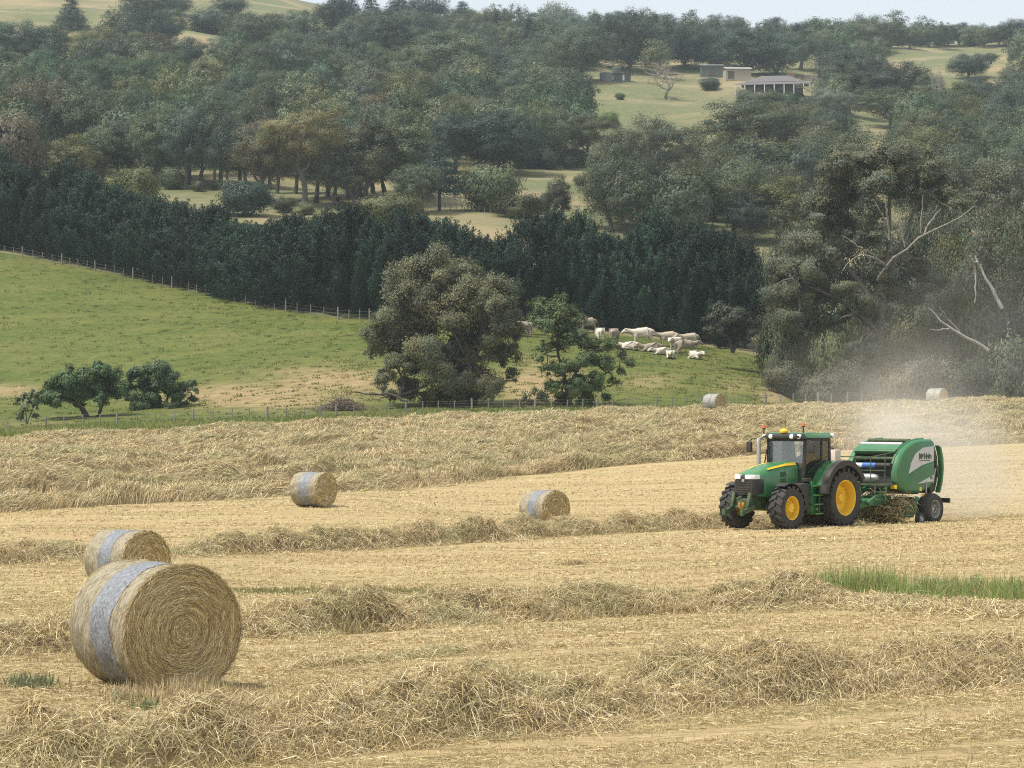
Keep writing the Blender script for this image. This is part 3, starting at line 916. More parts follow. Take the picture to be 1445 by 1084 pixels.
def plant(name, key, x, y, z, H, W, tint, label, cat, group=None, bark='grey', parts=True, rz=None, depth=None):
    if y > 255 and 'hedge' not in name and H > 5: TAKEN.append((x, y, W))
    a, c, h0, w0 = PROTO[key]
    rz = _tg.uniform(0, 6.28) if rz is None else rz
    sx = W / w0; sz = H / h0
    t = np.array(TINT[tint] if isinstance(tint, str) else tint) * _tg.uniform(0.62, 1.5) * 2.0 * np.array([_tg.uniform(.94, 1.1), 1, _tg.uniform(.9, 1.04)])
    o = empty(name, (x, y, z), rz)
    o.scale = (sx, sx if depth is None else depth / w0, sz)
    tr = link("trunk", a, None, o); tr.color = (*BARKT[bark], 1)
    if c is not None:
        cr = link("crown", c, None, o); cr.color = (t[0], t[1], t[2], 1)
    return tag(o, label, cat, group)

KIND = dict(round="gum_tree", gum="gum_tree", open="gum_tree", tall="gum_tree", cyp="bushy_tree", pine="pine_tree", flatpine="pine_tree", bush="shrub", dead="dead_tree")
def table(txt):
    for ln in txt.strip().splitlines():
        if not ln.strip() or ln.startswith('#'): continue
        x, top, base, w, key, tint, label = [q.strip() for q in ln.split('|')[:7]]
        rest = ln.split('|')[7:]
        x, top, base, w = float(x), float(top), float(base), float(w)
        X, Y, Z = at(x, base, 258) if not rest else at_d(x, float(rest[0]))
        s = F_PX / Y
        H = (HOR - top) / s - Z
        k = key.rstrip('0123456789'); nm = KIND[k]
        if key == k: key = k + str(_tg.integers(0, 3 if k not in ('pine', 'dead', 'flatpine') else (2 if k != 'flatpine' else 1)))
        cat = {"gum_tree": "tree", "bushy_tree": "tree", "pine_tree": "pine tree", "shrub": "shrub", "dead_tree": "dead tree"}[nm]
        plant(nm, key, X, Y, Z - 0.15, max(H, 1.0), w / s * 1.14, tint, label, cat, None if nm == "dead_tree" else GROUPS[nm], 'pale' if nm == "dead_tree" else ('dark' if tint in ('dark', 'black', 'hedge') else 'grey'))

# the trees one can tell apart: x, top row, foot row, width in the photograph
table("""
100|-6|42|46|pine|blue|lone dark pine standing in the pale field at the hilltop
208|-16|34|72|round|blue|dark gum beside the hilltop field, above the largest dark hilltop gum
212|14|92|72|gum|blue|large dark gum at the lower corner of the hilltop field
250|-8|22|40|round|blue|rounded tree cut by the frame top, above the bare slope
296|12|48|62|bush|blue|low dark shrubbery above the bare tan slope
325|-5|20|50|round|blue|dark tree at the frame top right of the bare tan slope
365|17|82|92|round|grey|broad grey rounded gum below the frame top, right of the bare slope
420|14|75|62|round|blue|blue-grey gum between the broad grey gum and the tall dark one
468|-12|62|46|tall|blue|tall dark gum reaching the frame top, left of the dark pines
317|50|102|54|gum|light|lighter grey gum with pale trunks below the bare tan slope
376|60|108|86|round|blue|rounded blue-green gum beside the lighter grey gum
440|66|114|52|round|grey|grey-green gum with crown leaning to its neighbour, above the green tree band
478|68|112|48|gum|light|lighter gum with a pale stem above the roofs
30|30|84|70|round|blue|blue-grey scrubby tree under the hilltop field at the frame edge
75|36|86|60|round|blue|bluish low tree under the lone hilltop pine
135|42|92|72|round|grey|grey low tree between the lone pine and the big hilltop gum
168|52|96|50|round|blue|dark blue tree touching the big hilltop gum
262|52|100|56|round|blue|dark bluish gum under the bare tan slope
5|74|140|60|cyp|green|dense green tree at the frame edge, above the brown-topped gums
62|71|142|70|round|green|dense rounded green tree above the brown-topped gums
110|84|140|52|round|green|dense green tree between two rounded green ones on the slope
150|80|140|56|round|green|green tree in the middle of the dense green band
197|84|145|58|round|green|rounded green tree with paler top in the dense green band
250|90|165|84|round|green|broadest tree of the dense green band
292|85|168|64|round|olive|green tree with olive tips beside the broadest of the green band
340|100|165|62|round|green|dark green tree of the dense band, below the rounded blue-green gum
420|98|168|80|round|green|domed green tree behind the ochre-topped gum
470|118|168|52|round|green|small domed green tree above the tall grey gums
325|128|190|44|round|green|green tree hidden to its shoulders in the dense band
2|110|228|60|tall|green|tall grey-green gum at the frame edge behind the brown-topped gum
48|106|238|78|round|brown|brown-topped gum nearest the frame edge
84|112|240|56|gum|brown|reddish-brown topped gum between the brown and the grey one
136|119|247|108|gum|grey|broad grey gum with brown tips and a single dark trunk
228|146|262|74|gum|grey|grey gum with a small rust-coloured top
262|150|268|62|gum|blue|blue-grey gum with two thin trunks on the pale strip
302|128|268|48|tall|light|pale slender gum above the grass strip
322|165|274|46|tall|blue|dark slender gum beside the pale slender one
374|126|215|42|tall|light|pale upright gum among the dense green trees
372|166|286|76|gum|brown|brown gum with a forked trunk on the dry grass strip
428|154|293|98|open|ochre|wide gum with ochre-yellow crown top and forked trunk
470|188|290|60|gum|grey|grey gum touching the ochre-topped one
24|162|262|92|bush|brown|purplish-brown bare-twigged tree behind the conifers at the frame edge
104|190|262|62|tall|olive|olive-yellow small tree between purple-brown tree and grey gum
190|234|292|64|bush|olive|rounded olive bush rising behind the conifer row
222|205|262|42|gum|dark|dark small tree on the pale strip above the olive bush
242|234|268|34|bush|grey|grey shrub below the two-trunked gum
350|252|306|68|bush|dark|dark rounded bush on the grass strip behind the conifers
432|284|304|26|bush|olive|small olive bush near the foot of the ochre gum
400|276|300|30|bush|grey|low grey shrub between the forked trunks
520|152|292|72|tall|grey|tall grey gum left of its twin above the conifers
568|155|290|86|tall|grey|tall grey gum with hanging foliage, tallest of the pair
590|228|302|66|gum|light|lower gum with hanging pale foliage before the tall pair
552|270|318|84|bush|olive|domed yellow-green bush just behind the conifer tops
500|232|292|46|gum|grey|slim gum standing at the edge of the tall grey pair
492|-14|40|46|pine|black|blackish pine cut by the frame top, first of the ridge pines
524|-8|46|46|pine|dark|second dark ridge pine near the frame top
562|-14|34|50|pine|black|dark pine at the frame top above a grey gum
602|-6|50|60|round|dark|dark rounded crown on the ridge where the sky begins
652|2|44|44|pine|black|dark ridge pine beside the first gap of sky
676|14|40|32|gum|pale|pale thin gum in the first gap of sky
500|30|104|64|round|blue|blue-grey gum left of the slender dark gum on the upper hill
548|12|104|56|tall|blue|slender dark gum on the upper hill beside the light domed gum
592|18|96|62|round|blue|bluish gum behind the light domed gum
636|45|120|108|round|light|large light green domed gum, the brightest crown on the upper hill
648|20|70|70|round|grey|grey gum directly above the light domed gum
700|18|75|46|pine|dark|dark pine on the upper hill under the ridge
748|26|80|46|pine|dark|dark conical pine between grey gums under the ridge
724|42|78|30|gum|pale|pale sapling between the two upper dark pines
690|64|120|58|round|blue|blue-grey gum at the light domed gum's shoulder
744|66|124|72|round|grey|grey domed gum below the conical pine
786|4|50|66|round|grey|grey ridge gum with open crown against the sky
818|40|114|90|round|grey|broad grey gum above the water tanks
848|18|74|56|round|blue|bluish ridge gum beyond the water tanks
884|15|100|76|round|blue|dark bluish gum standing behind the tanks and shed
930|18|98|66|round|blue|dark gum on the ridge behind the bare white tree
968|28|98|62|round|blue|blue-grey gum between the bare white tree and the cream shed
490|78|128|62|gum|grey|gum with an exposed trunk just above the pale roof
562|88|122|42|bush|blue|dark low tree right of the first pale roof
600|112|156|62|bush|light|grey scrub partly hiding the second roof
640|106|150|70|cyp|dark|dark green shrubby tree below the light domed gum
690|116|152|56|round|dark|dark tree in the dark band above the dense pine
730|118|158|60|round|dark|dark rounded tree left of the clearing
786|110|165|52|round|grey|grey gum on the edge of the clearing
818|125|170|34|tall|dark|dark upright tree on the clearing's near corner
765|98|126|22|bush|light|small light bush under the grey domed gum
610|140|200|70|round|grey|grey-green gum above the flat-topped pine
660|150|205|60|round|grey|mid grey gum behind the dense dark pine
530|140|200|60|round|grey|grey gum between the pale roof and the tall pair
575|142|190|50|round|blue|blue-green gum under the pale roof
702|158|248|124|round|dark|very large dense dark tree above the flat-topped pine
642|160|246|70|gum|dark|dark gum joined to the very large dense tree
620|198|298|78|flatpine|black|flat-topped blackish pine with layered limbs in the middle of the valley
690|230|298|86|bush|grey|grey bushy tree beside the flat-topped pine
735|272|308|68|bush|olive|olive shrub spreading on the grass patch behind the conifers
768|270|302|24|bush|grey|small grey shrub on the edge of the grass patch
790|246|318|34|tall|dull|slim dark oval tree alone on the bright grass patch
748|145|238|44|gum|grey|grey gum at the edge of the middle paddock
784|152|238|58|gum|grey|gum with a tall pale trunk behind the middle paddock
832|160|238|66|open|grey|spreading gum with dark branching trunk beyond the middle paddock
862|157|180|32|bush|lime|bright green bush below the clearing
818|246|262|18|bush|grey|small weed tree on the middle paddock
724|100|136|50|bush|grey|greyish undergrowth tree below the grey domed gum
945|82|141|58|dead0|pale|bare white dead tree standing in the clearing
1146|100|140|40|dead|pale|bare dead trees beside the farmhouse
1238|72|140|24|dead|pale|pale thin dead tree left of the bright far pasture
1325|90|180|20|dead|pale|tall thin dead trunk on the wooded slope under the far pasture
1010|42|100|66|round|blue|dark gum above the cream shed
1052|40|105|86|round|dark|large dark gum above the farmhouse roof
1098|48|108|70|round|blue|dark blue gum behind the farmhouse chimney
1085|36|70|46|gum|blue|ridge gum with thin top above the farmhouse
1130|44|100|50|gum|light|pale gum on the ridge left of the highest crown
1182|66|126|64|round|blue|dark gum right of the farmhouse
1205|70|148|80|round|blue|dark grey gum on the slope below the highest ridge crown
1180|42|84|60|round|light|lighter ridge gum under the far hill
1222|21|78|58|round|grey|highest rounded crown on the ridge against the sky
1192|40|72|30|gum|grey|thin crown left of the highest ridge crown
1256|30|68|38|gum|grey|ridge gum just right of the highest crown
1284|38|68|36|gum|grey|thin ridge gum above the bright pasture's near end
1310|36|67|36|gum|grey|ridge gum above the bright far pasture
1338|34|66|34|gum|blue|bluish ridge gum above the grazing dots
1362|32|66|34|gum|grey|feathery ridge gum above the lone pasture tree
1388|36|66|34|gum|blue|ridge gum second from the tall end clump
1410|34|66|34|gum|grey|ridge gum next to the tall end clump
1434|26|66|42|round|blue|taller ridge clump at the frame edge
1262|86|150|84|round|blue|broad dark gum below the far pasture
1312|104|160|46|round|grey|small grey gum under the far pasture
1368|75|112|56|round|dark|dark solitary tree in the bright far pasture
1398|74|90|24|gum|blue|small tree on the far pasture beside the solitary one
1428|95|150|50|round|blue|dark gum under the bright pasture at the frame edge
1378|108|165|66|round|blue|dark gum directly below the solitary pasture tree
1180|125|194|58|open|pale|pale see-through gum below the farmhouse
1256|122|182|70|gum|grey|leaning gum with curved dark trunk on the small bright meadow
1142|134|168|30|round|blue|dark bush right of the farmhouse verandah
1080|126|156|54|bush|light|sprawling light shrubs in front of the farmhouse
1118|130|160|48|bush|green|low green shrubs before the verandah
1050|124|150|30|bush|light|small shrub beside the farm track
1000|108|128|30|bush|light|pale scrub between the shed and the white dead tree
875|130|141|14|bush|green|tiny bush on the clearing below the tanks
1300|132|190|60|gum|grey|gum on the slope right of the leaning gum
1345|128|205|66|round|grey|grey gum mid slope under the solitary pasture tree
1420|128|212|76|round|blue|bluish gum mid slope at the frame edge
1308|165|232|64|cyp|green|dense dark green tree right of the small bright meadow
1375|160|235|66|round|grey|grey gum between dense tree and frame edge
1272|168|186|20|bush|grey|small bush on the small bright meadow
1058|146|272|132|open|grey|wide umbrella gum with pale trunk below the farmhouse
995|176|300|76|gum|grey|grey-green gum left of the umbrella gum
930|160|305|90|open|dull|rounded gum beside the bright green bush, above the conifers
890|178|312|76|gum|dull|gum at the near edge of the right-hand wood
876|228|318|70|round|dull|dark low gum leaning over the middle paddock
922|224|330|64|tall|grey|upright gum with a pale stem left of the olive pair
975|224|340|68|tall|olive|olive-yellow gum behind the conifer row, left of its twin
1102|250|345|92|tall|olive|olive-yellow gum right of its twin behind the conifer end
1132|190|305|86|gum|grey|grey gum below the farmhouse shrubs
1180|196|320|90|gum|dull|gum in front of the see-through pale gum
1225|182|320|84|gum|grey|grey gum below the small bright meadow
1035|230|340|80|gum|grey|shaded gum between the two olive ones
1285|200|330|80|gum|dull|gum left of the two dense slope trees
1350|205|340|90|round|dull|dull green gum over the dead stag at the wood edge
1425|210|350|90|round|dull|dull gum at the frame edge above the dust
1060|272|345|60|gum|dark|dark gum directly behind the last windbreak conifers
""")

_rg = np.random.default_rng(21)
for k, px in enumerate(range(1232, 1500, 10)):
    X, Y, Z = at(px + _rg.uniform(-4, 4), 66.5, 700); s = F_PX / Y
    plant("gum_tree", ["round", "gum"][k % 2] + str(_rg.integers(0, 3)), X, Y + _rg.uniform(0, 25), Z, _rg.uniform(28, 40) / s, _rg.uniform(24, 36) / s, ["grey", "blue"][k % 2],
          "thin ridge gum in the skyline row above the bright far pasture", "tree", "skyline gums above the far pasture")
for k in range(14):
    px = 135 + k * 35 + _rg.uniform(-8, 8); row = float(np.interp(px, [130, 300, 450, 620], [262, 272, 290, 296])) + _rg.uniform(-6, 6)
    X, Y, Z = at(px, row, 300); h = _rg.uniform(0.9, 2.4)
    plant("shrub", "bush%d" % _rg.integers(0, 3), X, Y, Z - .1, h, h * _rg.uniform(.8, 1.3), ["grey", "dark", "olive", "dull"][k % 4], "small undergrowth shrub among the trunks on the pale grass strip", "shrub", "undergrowth below the hillside gums")
for k in range(22):
    px = 140 + k * 21.5 + _rg.uniform(-7, 7); row = float(np.interp(px, [130, 300, 450, 620], [255, 262, 278, 284])) + _rg.uniform(-7, 5)
    X, Y, Z = at(px, row, 300); H = _rg.uniform(9.5, 13)
    plant("gum_tree", ["gum", "tall", "gum"][k % 3] + str(_rg.integers(0, 3)), X, Y, Z - .1, H, H * _rg.uniform(.55, .8), ["grey", "dull", "blue", "grey"][k % 4], "slim gum with its trunk showing, in the line above the pale grass strip", "tree", "line of gums above the grass strip")
for k in range(12):
    X, Y, Z = at(735 + k * 11.5 + _rg.uniform(-4, 4), 236 + _rg.uniform(-3, 3), 380); h = _rg.uniform(2.0, 4.5)
    plant("shrub", "bush%d" % _rg.integers(0, 3), X, Y, Z - .1, h, h * _rg.uniform(.9, 1.3), ["grey", "dark", "dull"][k % 3], "dark shrub in the scrubby edge along the top of the middle paddock", "shrub", "scrub along the middle paddock")
# filling wood: many more of the same kinds behind those
def filler(seed, n, poly, keys, tints, hmin, hmax, wk=0.8, label=None, clear=()):
    g = np.random.default_rng(seed); made = 0; tries = 0; taken = TAKEN
    x0, x1, y0, y1 = poly
    while made < n and tries < n * 60:
        tries += 1
        px, row = g.uniform(x0, x1), g.uniform(y0, y1)
        if any((abs(px - c[0]) < c[2] and abs(row - c[1]) < c[3]) for c in clear): continue
        X, Y, Z = at(px, row, 262)
        H = g.uniform(hmin, hmax); W = H * wk * g.uniform(0.8, 1.2)
        if any((X - a) ** 2 + (Y - b2) ** 2 < ((W + w) * 0.36) ** 2 for a, b2, w in taken): continue
        # crowns must not stand before a clearing
        top = HOR - F_PX * (Z + H) / Y
        if any(abs(px - c[0]) < c[2] and top < c[1] + c[3] and row > c[1] - c[3] for c in clear): continue
        key = keys[g.integers(0, len(keys))] + str(g.integers(0, 3)); tint = tints[g.integers(0, len(tints))]
        plant("gum_tree", key, X, Y, Z - 0.2, H, W, tint, label, "tree", "gum trees closing the hillside woods")
        made += 1
CLR = [(300, 279, 150, 16), (930, 150, 110, 40), (800, 262, 50, 24), (680, 300, 80, 9), (60, 20, 60, 30), (285, 40, 30, 16), (1340, 92, 100, 22), (1230, 182, 50, 12), (545, 138, 10, 6), (1088, 116, 82, 14), (1030, 105, 62, 12), (868, 108, 30, 10)]
filler(201, 84, (-60, 860, 62, 250), ["round", "gum", "round"], ["grey", "blue", "green", "olive", "grey", "light", "brown"], 9, 13, 0.85, "grey-green gum packed among the woods between the hilltop field and the conifer row", CLR)
filler(202, 42, (480, 1445, 48, 110), ["round", "gum"], ["blue", "grey", "blue"], 9, 13, 0.85, "bluish gum crowded among others just under the ridge line", CLR)
filler(203, 42, (1130, 1500, 120, 300), ["round", "gum", "tall"], ["grey", "blue", "dull", "olive", "light"], 10, 14, 0.8, "dull grey-green gum in the wooded slope above the dusty gully", CLR)
filler(204, 16, (860, 1140, 195, 340), ["round", "gum"], ["grey", "dull"], 9, 13, 0.8, "dull gum filling the wood behind the far end of the conifer row", CLR)

# the rest of the wood, too many to count
def lowres(seed):
    g = np.random.default_rng(seed)
    C = fill_env(g, 26, 0.8, 0.18, 0.9, 0.17, 'round', 0.15)
    C2, R2 = [], []
    for c in C:
        for _ in range(5):
            C2.append(c + unit(g.normal(size=3) + [0, 0, .4]) * 0.13 * np.array([1, 1, .85])); R2.append(g.uniform(0.06, 0.10))
    return leaf_cards(np.array(C2), np.array(R2), np.full(len(C2), 26), 0.05, g, 0.3, 0.85, 0.3)
def woodland(seed, n, areas, label):
    g = np.random.default_rng(seed); low = [lowres(seed + k) for k in range(4)]; Vs, Cs, taken = [], [], []
    names = ["grey", "blue", "olive", "green", "light"]; tries = 0
    while len(taken) < n and tries < n * 80:
        tries += 1
        x0, x1, y0, y1 = areas[g.integers(0, len(areas))]
        px, row = g.uniform(x0, x1), g.uniform(y0, y1)
        X, Y, Z = at(px, row, 262); H = g.uniform(9, 14); W = H * g.uniform(0.7, 1.0); top = HOR - F_PX * (Z + H) / Y
        if any(abs(px - c[0]) < c[2] and top < c[1] + c[3] and row > c[1] - c[3] for c in CLR): continue
        if any((X - a) ** 2 + (Y - b2) ** 2 < ((W + w) * 0.34) ** 2 for a, b2, w in taken + TAKEN): continue
        taken.append((X, Y, W)); V, Q, c = low[len(taken) % 4]; a = g.uniform(0, 6.28)
        R3 = np.array([[math.cos(a) * W, math.sin(a) * W, 0], [-math.sin(a) * W, math.cos(a) * W, 0], [0, 0, H]])
        Vs.append(V @ R3 + np.array([X, Y, Z])); Cs.append(c * np.array(TINT[names[g.integers(0, 5)]]) * 2.0 * g.uniform(.6, 1.5))
    V = np.concatenate(Vs)
    o = link("woodland", quads_mesh("woodland", V, np.arange(len(V)).reshape(-1, 4), np.concatenate(Cs)), M_leaf); o.color = (1, 1, 1, 1)
    tag(o, label, "wood", kind="stuff")
woodland(211, 300, [(-80, 820, 62, 250), (560, 880, 150, 238), (-80, 560, 190, 262), (880, 1140, 210, 352), (480, 1460, 46, 110), (1120, 1520, 115, 290), (860, 1140, 200, 330)], "continuous mass of grey-green woodland filling the hillside between the single trees")

# windbreak conifers
HTOP = [(-220, 180), (-60, 208), (0, 222), (60, 232), (100, 238), (160, 252), (210, 272), (245, 282), (290, 290), (330, 298), (370, 302), (440, 298), (480, 292), (540, 300), (600, 306), (660, 310), (720, 316), (760, 306), (800, 296), (850, 316), (905, 306), (960, 316), (1010, 318), (1060, 318), (1100, 330)]
_hp = np.array([at(p[0], p[1], 205)[:2] for p in HEDGE])
_hs = np.concatenate([[0], np.cumsum(np.linalg.norm(np.diff(_hp, axis=0), axis=1))])
_n = int(_hs[-1] / 2.7)
_hq = pchip(_hs, _hp, np.linspace(0, _hs[-1] - 0.5, _n))
_k = 0
for i, (x, y) in enumerate(_hq):
    y = y + 4.2 + _tg.uniform(-0.5, 1.2); px = CX + F_PX * x / y
    z = gz(x, y)
    top = np.interp(px, [p[0] for p in HTOP], [p[1] for p in HTOP]) + _tg.uniform(-13, 20)
    H = (HOR - top) / F_PX * y - z
    if px < -120: continue
    plant("hedge_conifer", "cyp%d" % _tg.integers(0, 4), x, y, z - 0.2, H, _tg.uniform(6.6, 9.0), np.array(TINT['hedge']) * _tg.uniform(0.85, 1.25), "dark green conifer standing shoulder to shoulder in the long windbreak row", "conifer", GROUPS["hedge_conifer"], 'dark')

# ------------------------------------------------------------------ single big trees of the valley floor
def special(name, label, cat, base_px, d, clumps, tint, seed, per, leaf, forks, depth, flat=0.8, droop=0.5, bark='grey', trunk_r=0.35, sub=9, extra=None, group=None, top_tint=None):
    g = np.random.default_rng(seed)
    x0, y0, z0 = at_d(base_px, d)
    s = F_PX / d
    C, Rd = [], []
    for (px, row, r) in clumps if seed != 310 else [q for i, q in enumerate(clumps) if i % 7 != 2]:
        C.append(((px - CX) / s - x0, g.uniform(-1, 1) * depth, (HOR - row) / s - z0)); Rd.append(r / s * 0.92)
        if r / s > 0.7:
            C.append(((px - CX) / s - x0 + g.normal(0, .3) * r / s, g.uniform(-1, 1) * depth, (HOR - row) / s - z0 + g.normal(0, .25) * r / s)); Rd.append(r / s * 0.9)
    C, Rd = np.array(C), np.array(Rd)
    tubes = []
    hubs = []
    for pts, r in forks:      # polylines in pixels with a depth offset
        P = np.array([((a - CX) / s - x0, off, (HOR - b2) / s - z0) for a, b2, off in pts])
        sp = np.concatenate([[0], np.cumsum(np.linalg.norm(np.diff(P, axis=0), axis=1))])
        P = pchip(sp, P, np.linspace(0, sp[-1], 9))
        rr = np.linspace(r[0], r[1], 9)
        tubes.append(tube_np(P, rr, 8)); hubs.append(P[3:])
    H = np.concatenate(hubs)
    for c, r in zip(C, Rd):
        h = H[np.argmin(np.linalg.norm(H - c, axis=1))]
        tubes.append(tube_np(bent(h, c, g, 0.12, 6), np.linspace(trunk_r * 0.22, 0.03, 6), 5))
        for _ in range(2):
            e = c + unit(g.normal(size=3)) * r * 0.85
            tubes.append(tube_np(bent(c, e, g, 0.15, 4), np.linspace(0.05, 0.015, 4), 4))
    C2, R2, L2 = [], [], []
    for c, r in zip(C, Rd):
        for _ in range(sub):
            L2.append(c - np.array([0, 0, r * 0.25]))
            u = unit(g.normal(size=3) + [0, 0, 0.35])
            C2.append(c + u * r * g.uniform(0.6, 1.05) * np.array([1, 1, flat])); R2.append(r * g.uniform(0.28, 0.55))
    C2, R2 = np.array(C2), np.array(R2)
    cnt = per * (R2 / 0.6) ** 2
    lv = leaf_cards(C2, R2, np.maximum(cnt, 12), leaf, g, droop, flat, 0.3, lobe=np.array(L2))
    o = empty(name, (x0, y0, z0))
    wv = join_tubes(tubes)
    tr = link("trunk", quads_mesh("trunk", wv[0], wv[1], smooth=True), M_bark, o); tr.color = (*BARKT[bark], 1)
    cr = link("crown", quads_mesh("crown", *lv), M_leaf, o)
    t = np.array(TINT[tint] if isinstance(tint, str) else tint) * 2.0
    cr.color = (*t, 1)
    return tag(o, label, cat, group), s, (x0, y0, z0)

special("gum_tree", "big shaggy grey-green gum standing alone behind the wire fence", "tree", 652, 191.5,
        [(605, 385, 34), (575, 402, 26), (560, 420, 16), (640, 395, 34), (668, 412, 30), (700, 418, 28), (716, 440, 22), (724, 470, 16), (612, 425, 36), (640, 440, 36), (575, 440, 26), (545, 458, 24), (527, 480, 18), (520, 500, 10), (548, 492, 26), (590, 470, 30), (560, 520, 20), (540, 535, 14), (575, 548, 18), (600, 505, 34), (620, 545, 30), (648, 500, 30), (668, 540, 30), (690, 465, 28), (716, 505, 18), (725, 530, 12), (690, 555, 22), (705, 545, 12), (655, 565, 18), (610, 568, 18), (552, 560, 10), (585, 520, 18), (680, 500, 22)],
        (.165, .170, .095), 301, 420, 0.19, [([(652, 580, 0), (655, 540, 0), (662, 510, 0), (650, 470, 0), (625, 440, 0.5), (600, 405, 0.8)], (0.42, 0.08)), ([(662, 512, 0), (680, 470, 0.4), (695, 440, -0.5), (700, 420, -0.6)], (0.32, 0.08)), ([(652, 540, 0), (620, 500, -0.8), (590, 470, -1), (550, 470, -.6)], (0.16, 0.04)), ([(655, 500, -.5), (640, 470, -1.4), (622, 452, -1.7), (605, 440, -1.8)], (0.11, 0.04)), ([(600, 545, -.5), (560, 558, -1.6), (520, 556, -2), (500, 553, -2)], (0.12, 0.04))], 2.6, 0.85, 0.7, 'grey', 0.5)
special("broadleaf_tree", "lighter green open-branched tree beside the big gum, in front of the cattle", "tree", 806, 189,
        [(764, 432, 14), (752, 450, 10), (785, 440, 16), (805, 437, 13), (775, 455, 18), (800, 460, 18), (820, 452, 11), (812, 480, 20), (785, 482, 16), (765, 490, 12), (757, 505, 9), (772, 520, 12), (840, 490, 16), (862, 488, 13), (880, 500, 12), (889, 512, 8), (830, 510, 16), (855, 515, 15), (800, 520, 18), (780, 545, 14), (815, 545, 18), (840, 540, 16), (865, 540, 11), (878, 525, 8), (795, 565, 14), (830, 565, 14), (765, 560, 10), (855, 562, 9)],
        (.11, .155, .06), 302, 330, 0.20, [([(808, 582, 0), (800, 550, 0), (795, 525, 0), (786, 490, 0.3), (790, 455, 0.5)], (0.2, 0.05)), ([(800, 548, 0), (820, 515, -0.4), (840, 495, -0.5), (870, 490, -.6)], (0.13, 0.04)), ([(804, 565, 0), (825, 545, .4), (850, 530, .6), (875, 515, .5)], (0.12, 0.03))], 1.6, 0.8, 0.1, 'dark', 0.3)
special("paddock_tree", "dark low-branching tree with black forked trunk standing in the paddock's near corner", "tree", 127, 196,
        [(62, 562, 13), (75, 548, 16), (92, 540, 16), (110, 535, 15), (130, 530, 14), (150, 522, 13), (168, 530, 10), (100, 555, 18), (125, 555, 18), (150, 545, 17), (165, 555, 13), (82, 565, 14), (110, 568, 12), (150, 567, 12), (140, 514, 7), (102, 520, 8)],
        (.088, .145, .058), 303, 620, 0.20, [([(130, 600, 0), (120, 585, 0), (112, 570, 0), (100, 555, .3)], (0.3, 0.1)), ([(122, 598, .2), (135, 592, .1), (143, 575, 0), (150, 558, 0)], (0.22, 0.07)), ([(125, 590, 0), (118, 575, -.5), (85, 560, -.6)], (0.16, 0.04))], 1.5, 0.8, 0.15, 'dark', 0.3)
special("paddock_tree", "dark bushy tree with loose outer sprigs growing beside the fork-trunked one", "tree", 222, 202,
        [(182, 545, 13), (195, 530, 13), (210, 520, 11), (228, 525, 14), (246, 535, 13), (262, 545, 10), (274, 540, 7), (205, 550, 18), (230, 550, 18), (252, 560, 14), (272, 563, 7), (200, 572, 14), (222, 575, 16), (245, 576, 13), (262, 575, 9), (278, 552, 5), (186, 562, 10)],
        (.11, .165, .075), 304, 560, 0.20, [([(222, 590, 0), (215, 570, 0), (205, 545, .2)], (0.16, 0.05)), ([(224, 588, 0), (235, 565, 0), (245, 540, .2)], (0.15, 0.05)), ([(222, 585, 0), (255, 565, -.4), (272, 548, -.4)], (0.1, 0.03))], 1.4, 0.8, 0.15, 'dark', 0.25)
special("sapling", "spindly grey-green sapling at the fence by the frame edge", "shrub", 38, 188.5,
        [(24, 568, 7), (34, 560, 7), (46, 555, 6), (52, 572, 7), (38, 578, 9), (28, 588, 7), (50, 590, 6), (42, 566, 6)],
        (.10, .13, .075), 305, 60, 0.26, [([(38, 598, 0), (36, 580, 0), (30, 562, 0)], (0.05, 0.02)), ([(38, 598, 0), (46, 575, 0), (50, 556, 0)], (0.05, 0.02))], 0.4, 0.9, -0.2, 'grey', 0.1)
special("shrub", "ragged green shrub between the big gum and the lighter tree", "shrub", 748, 187,
        [(742, 560, 8), (755, 552, 8), (765, 560, 7), (750, 572, 9), (735, 572, 6)], (.10, .125, .06), 306, 70, 0.24, [([(748, 581, 0), (748, 565, 0), (744, 552, 0)], (0.05, 0.02)), ([(748, 581, 0), (758, 560, 0), (766, 545, 0)], (0.04, 0.02))], 0.5, 0.9, -0.1, 'grey', 0.1)
special("shrub", "round grey-green bush at the far end of the conifers, above the bank", "shrub", 1034, 228,
        [(1005, 452, 14), (1022, 446, 16), (1042, 448, 16), (1060, 458, 12), (1015, 466, 16), (1040, 468, 16), (1062, 470, 10), (1000, 466, 9)], (.075, .085, .058), 307, 300, 0.21, [([(1034, 498, 0), (1030, 480, 0), (1020, 460, 0)], (0.18, 0.06)), ([(1034, 498, 0), (1042, 480, 0), (1052, 462, 0)], (0.15, 0.05))], 1.6, 0.75, 0.3, 'dark', 0.25)
# the great gum over the gully
_pg = np.random.default_rng(77)
BIG = [(1240, 440, 22), (1222, 490, 20), (1252, 352, 24), (1215, 430, 18), (1262, 410, 16), (1240, 395, 20), (1205, 500, 18), (1260, 500, 20), (1225, 340, 20), (1150, 262, 24), (1175, 245, 26), (1210, 232, 26), (1245, 225, 26), (1280, 228, 26), (1315, 240, 26), (1340, 262, 22), (1130, 300, 24), (1160, 290, 26), (1195, 272, 28), (1235, 262, 28), (1275, 262, 28), (1315, 275, 26), (1125, 345, 26), (1150, 330, 26), (1185, 315, 24), (1230, 300, 22), (1105, 380, 24), (1130, 385, 28), (1165, 370, 24), (1200, 345, 18), (1275, 300, 18), (1345, 290, 16), (1095, 420, 20), (1120, 420, 26), (1150, 415, 22), (1180, 420, 20), (1110, 455, 20), (1145, 450, 20), (1175, 462, 18), (1195, 440, 14), (1290, 420, 18), (1320, 400, 20), (1300, 380, 16)]
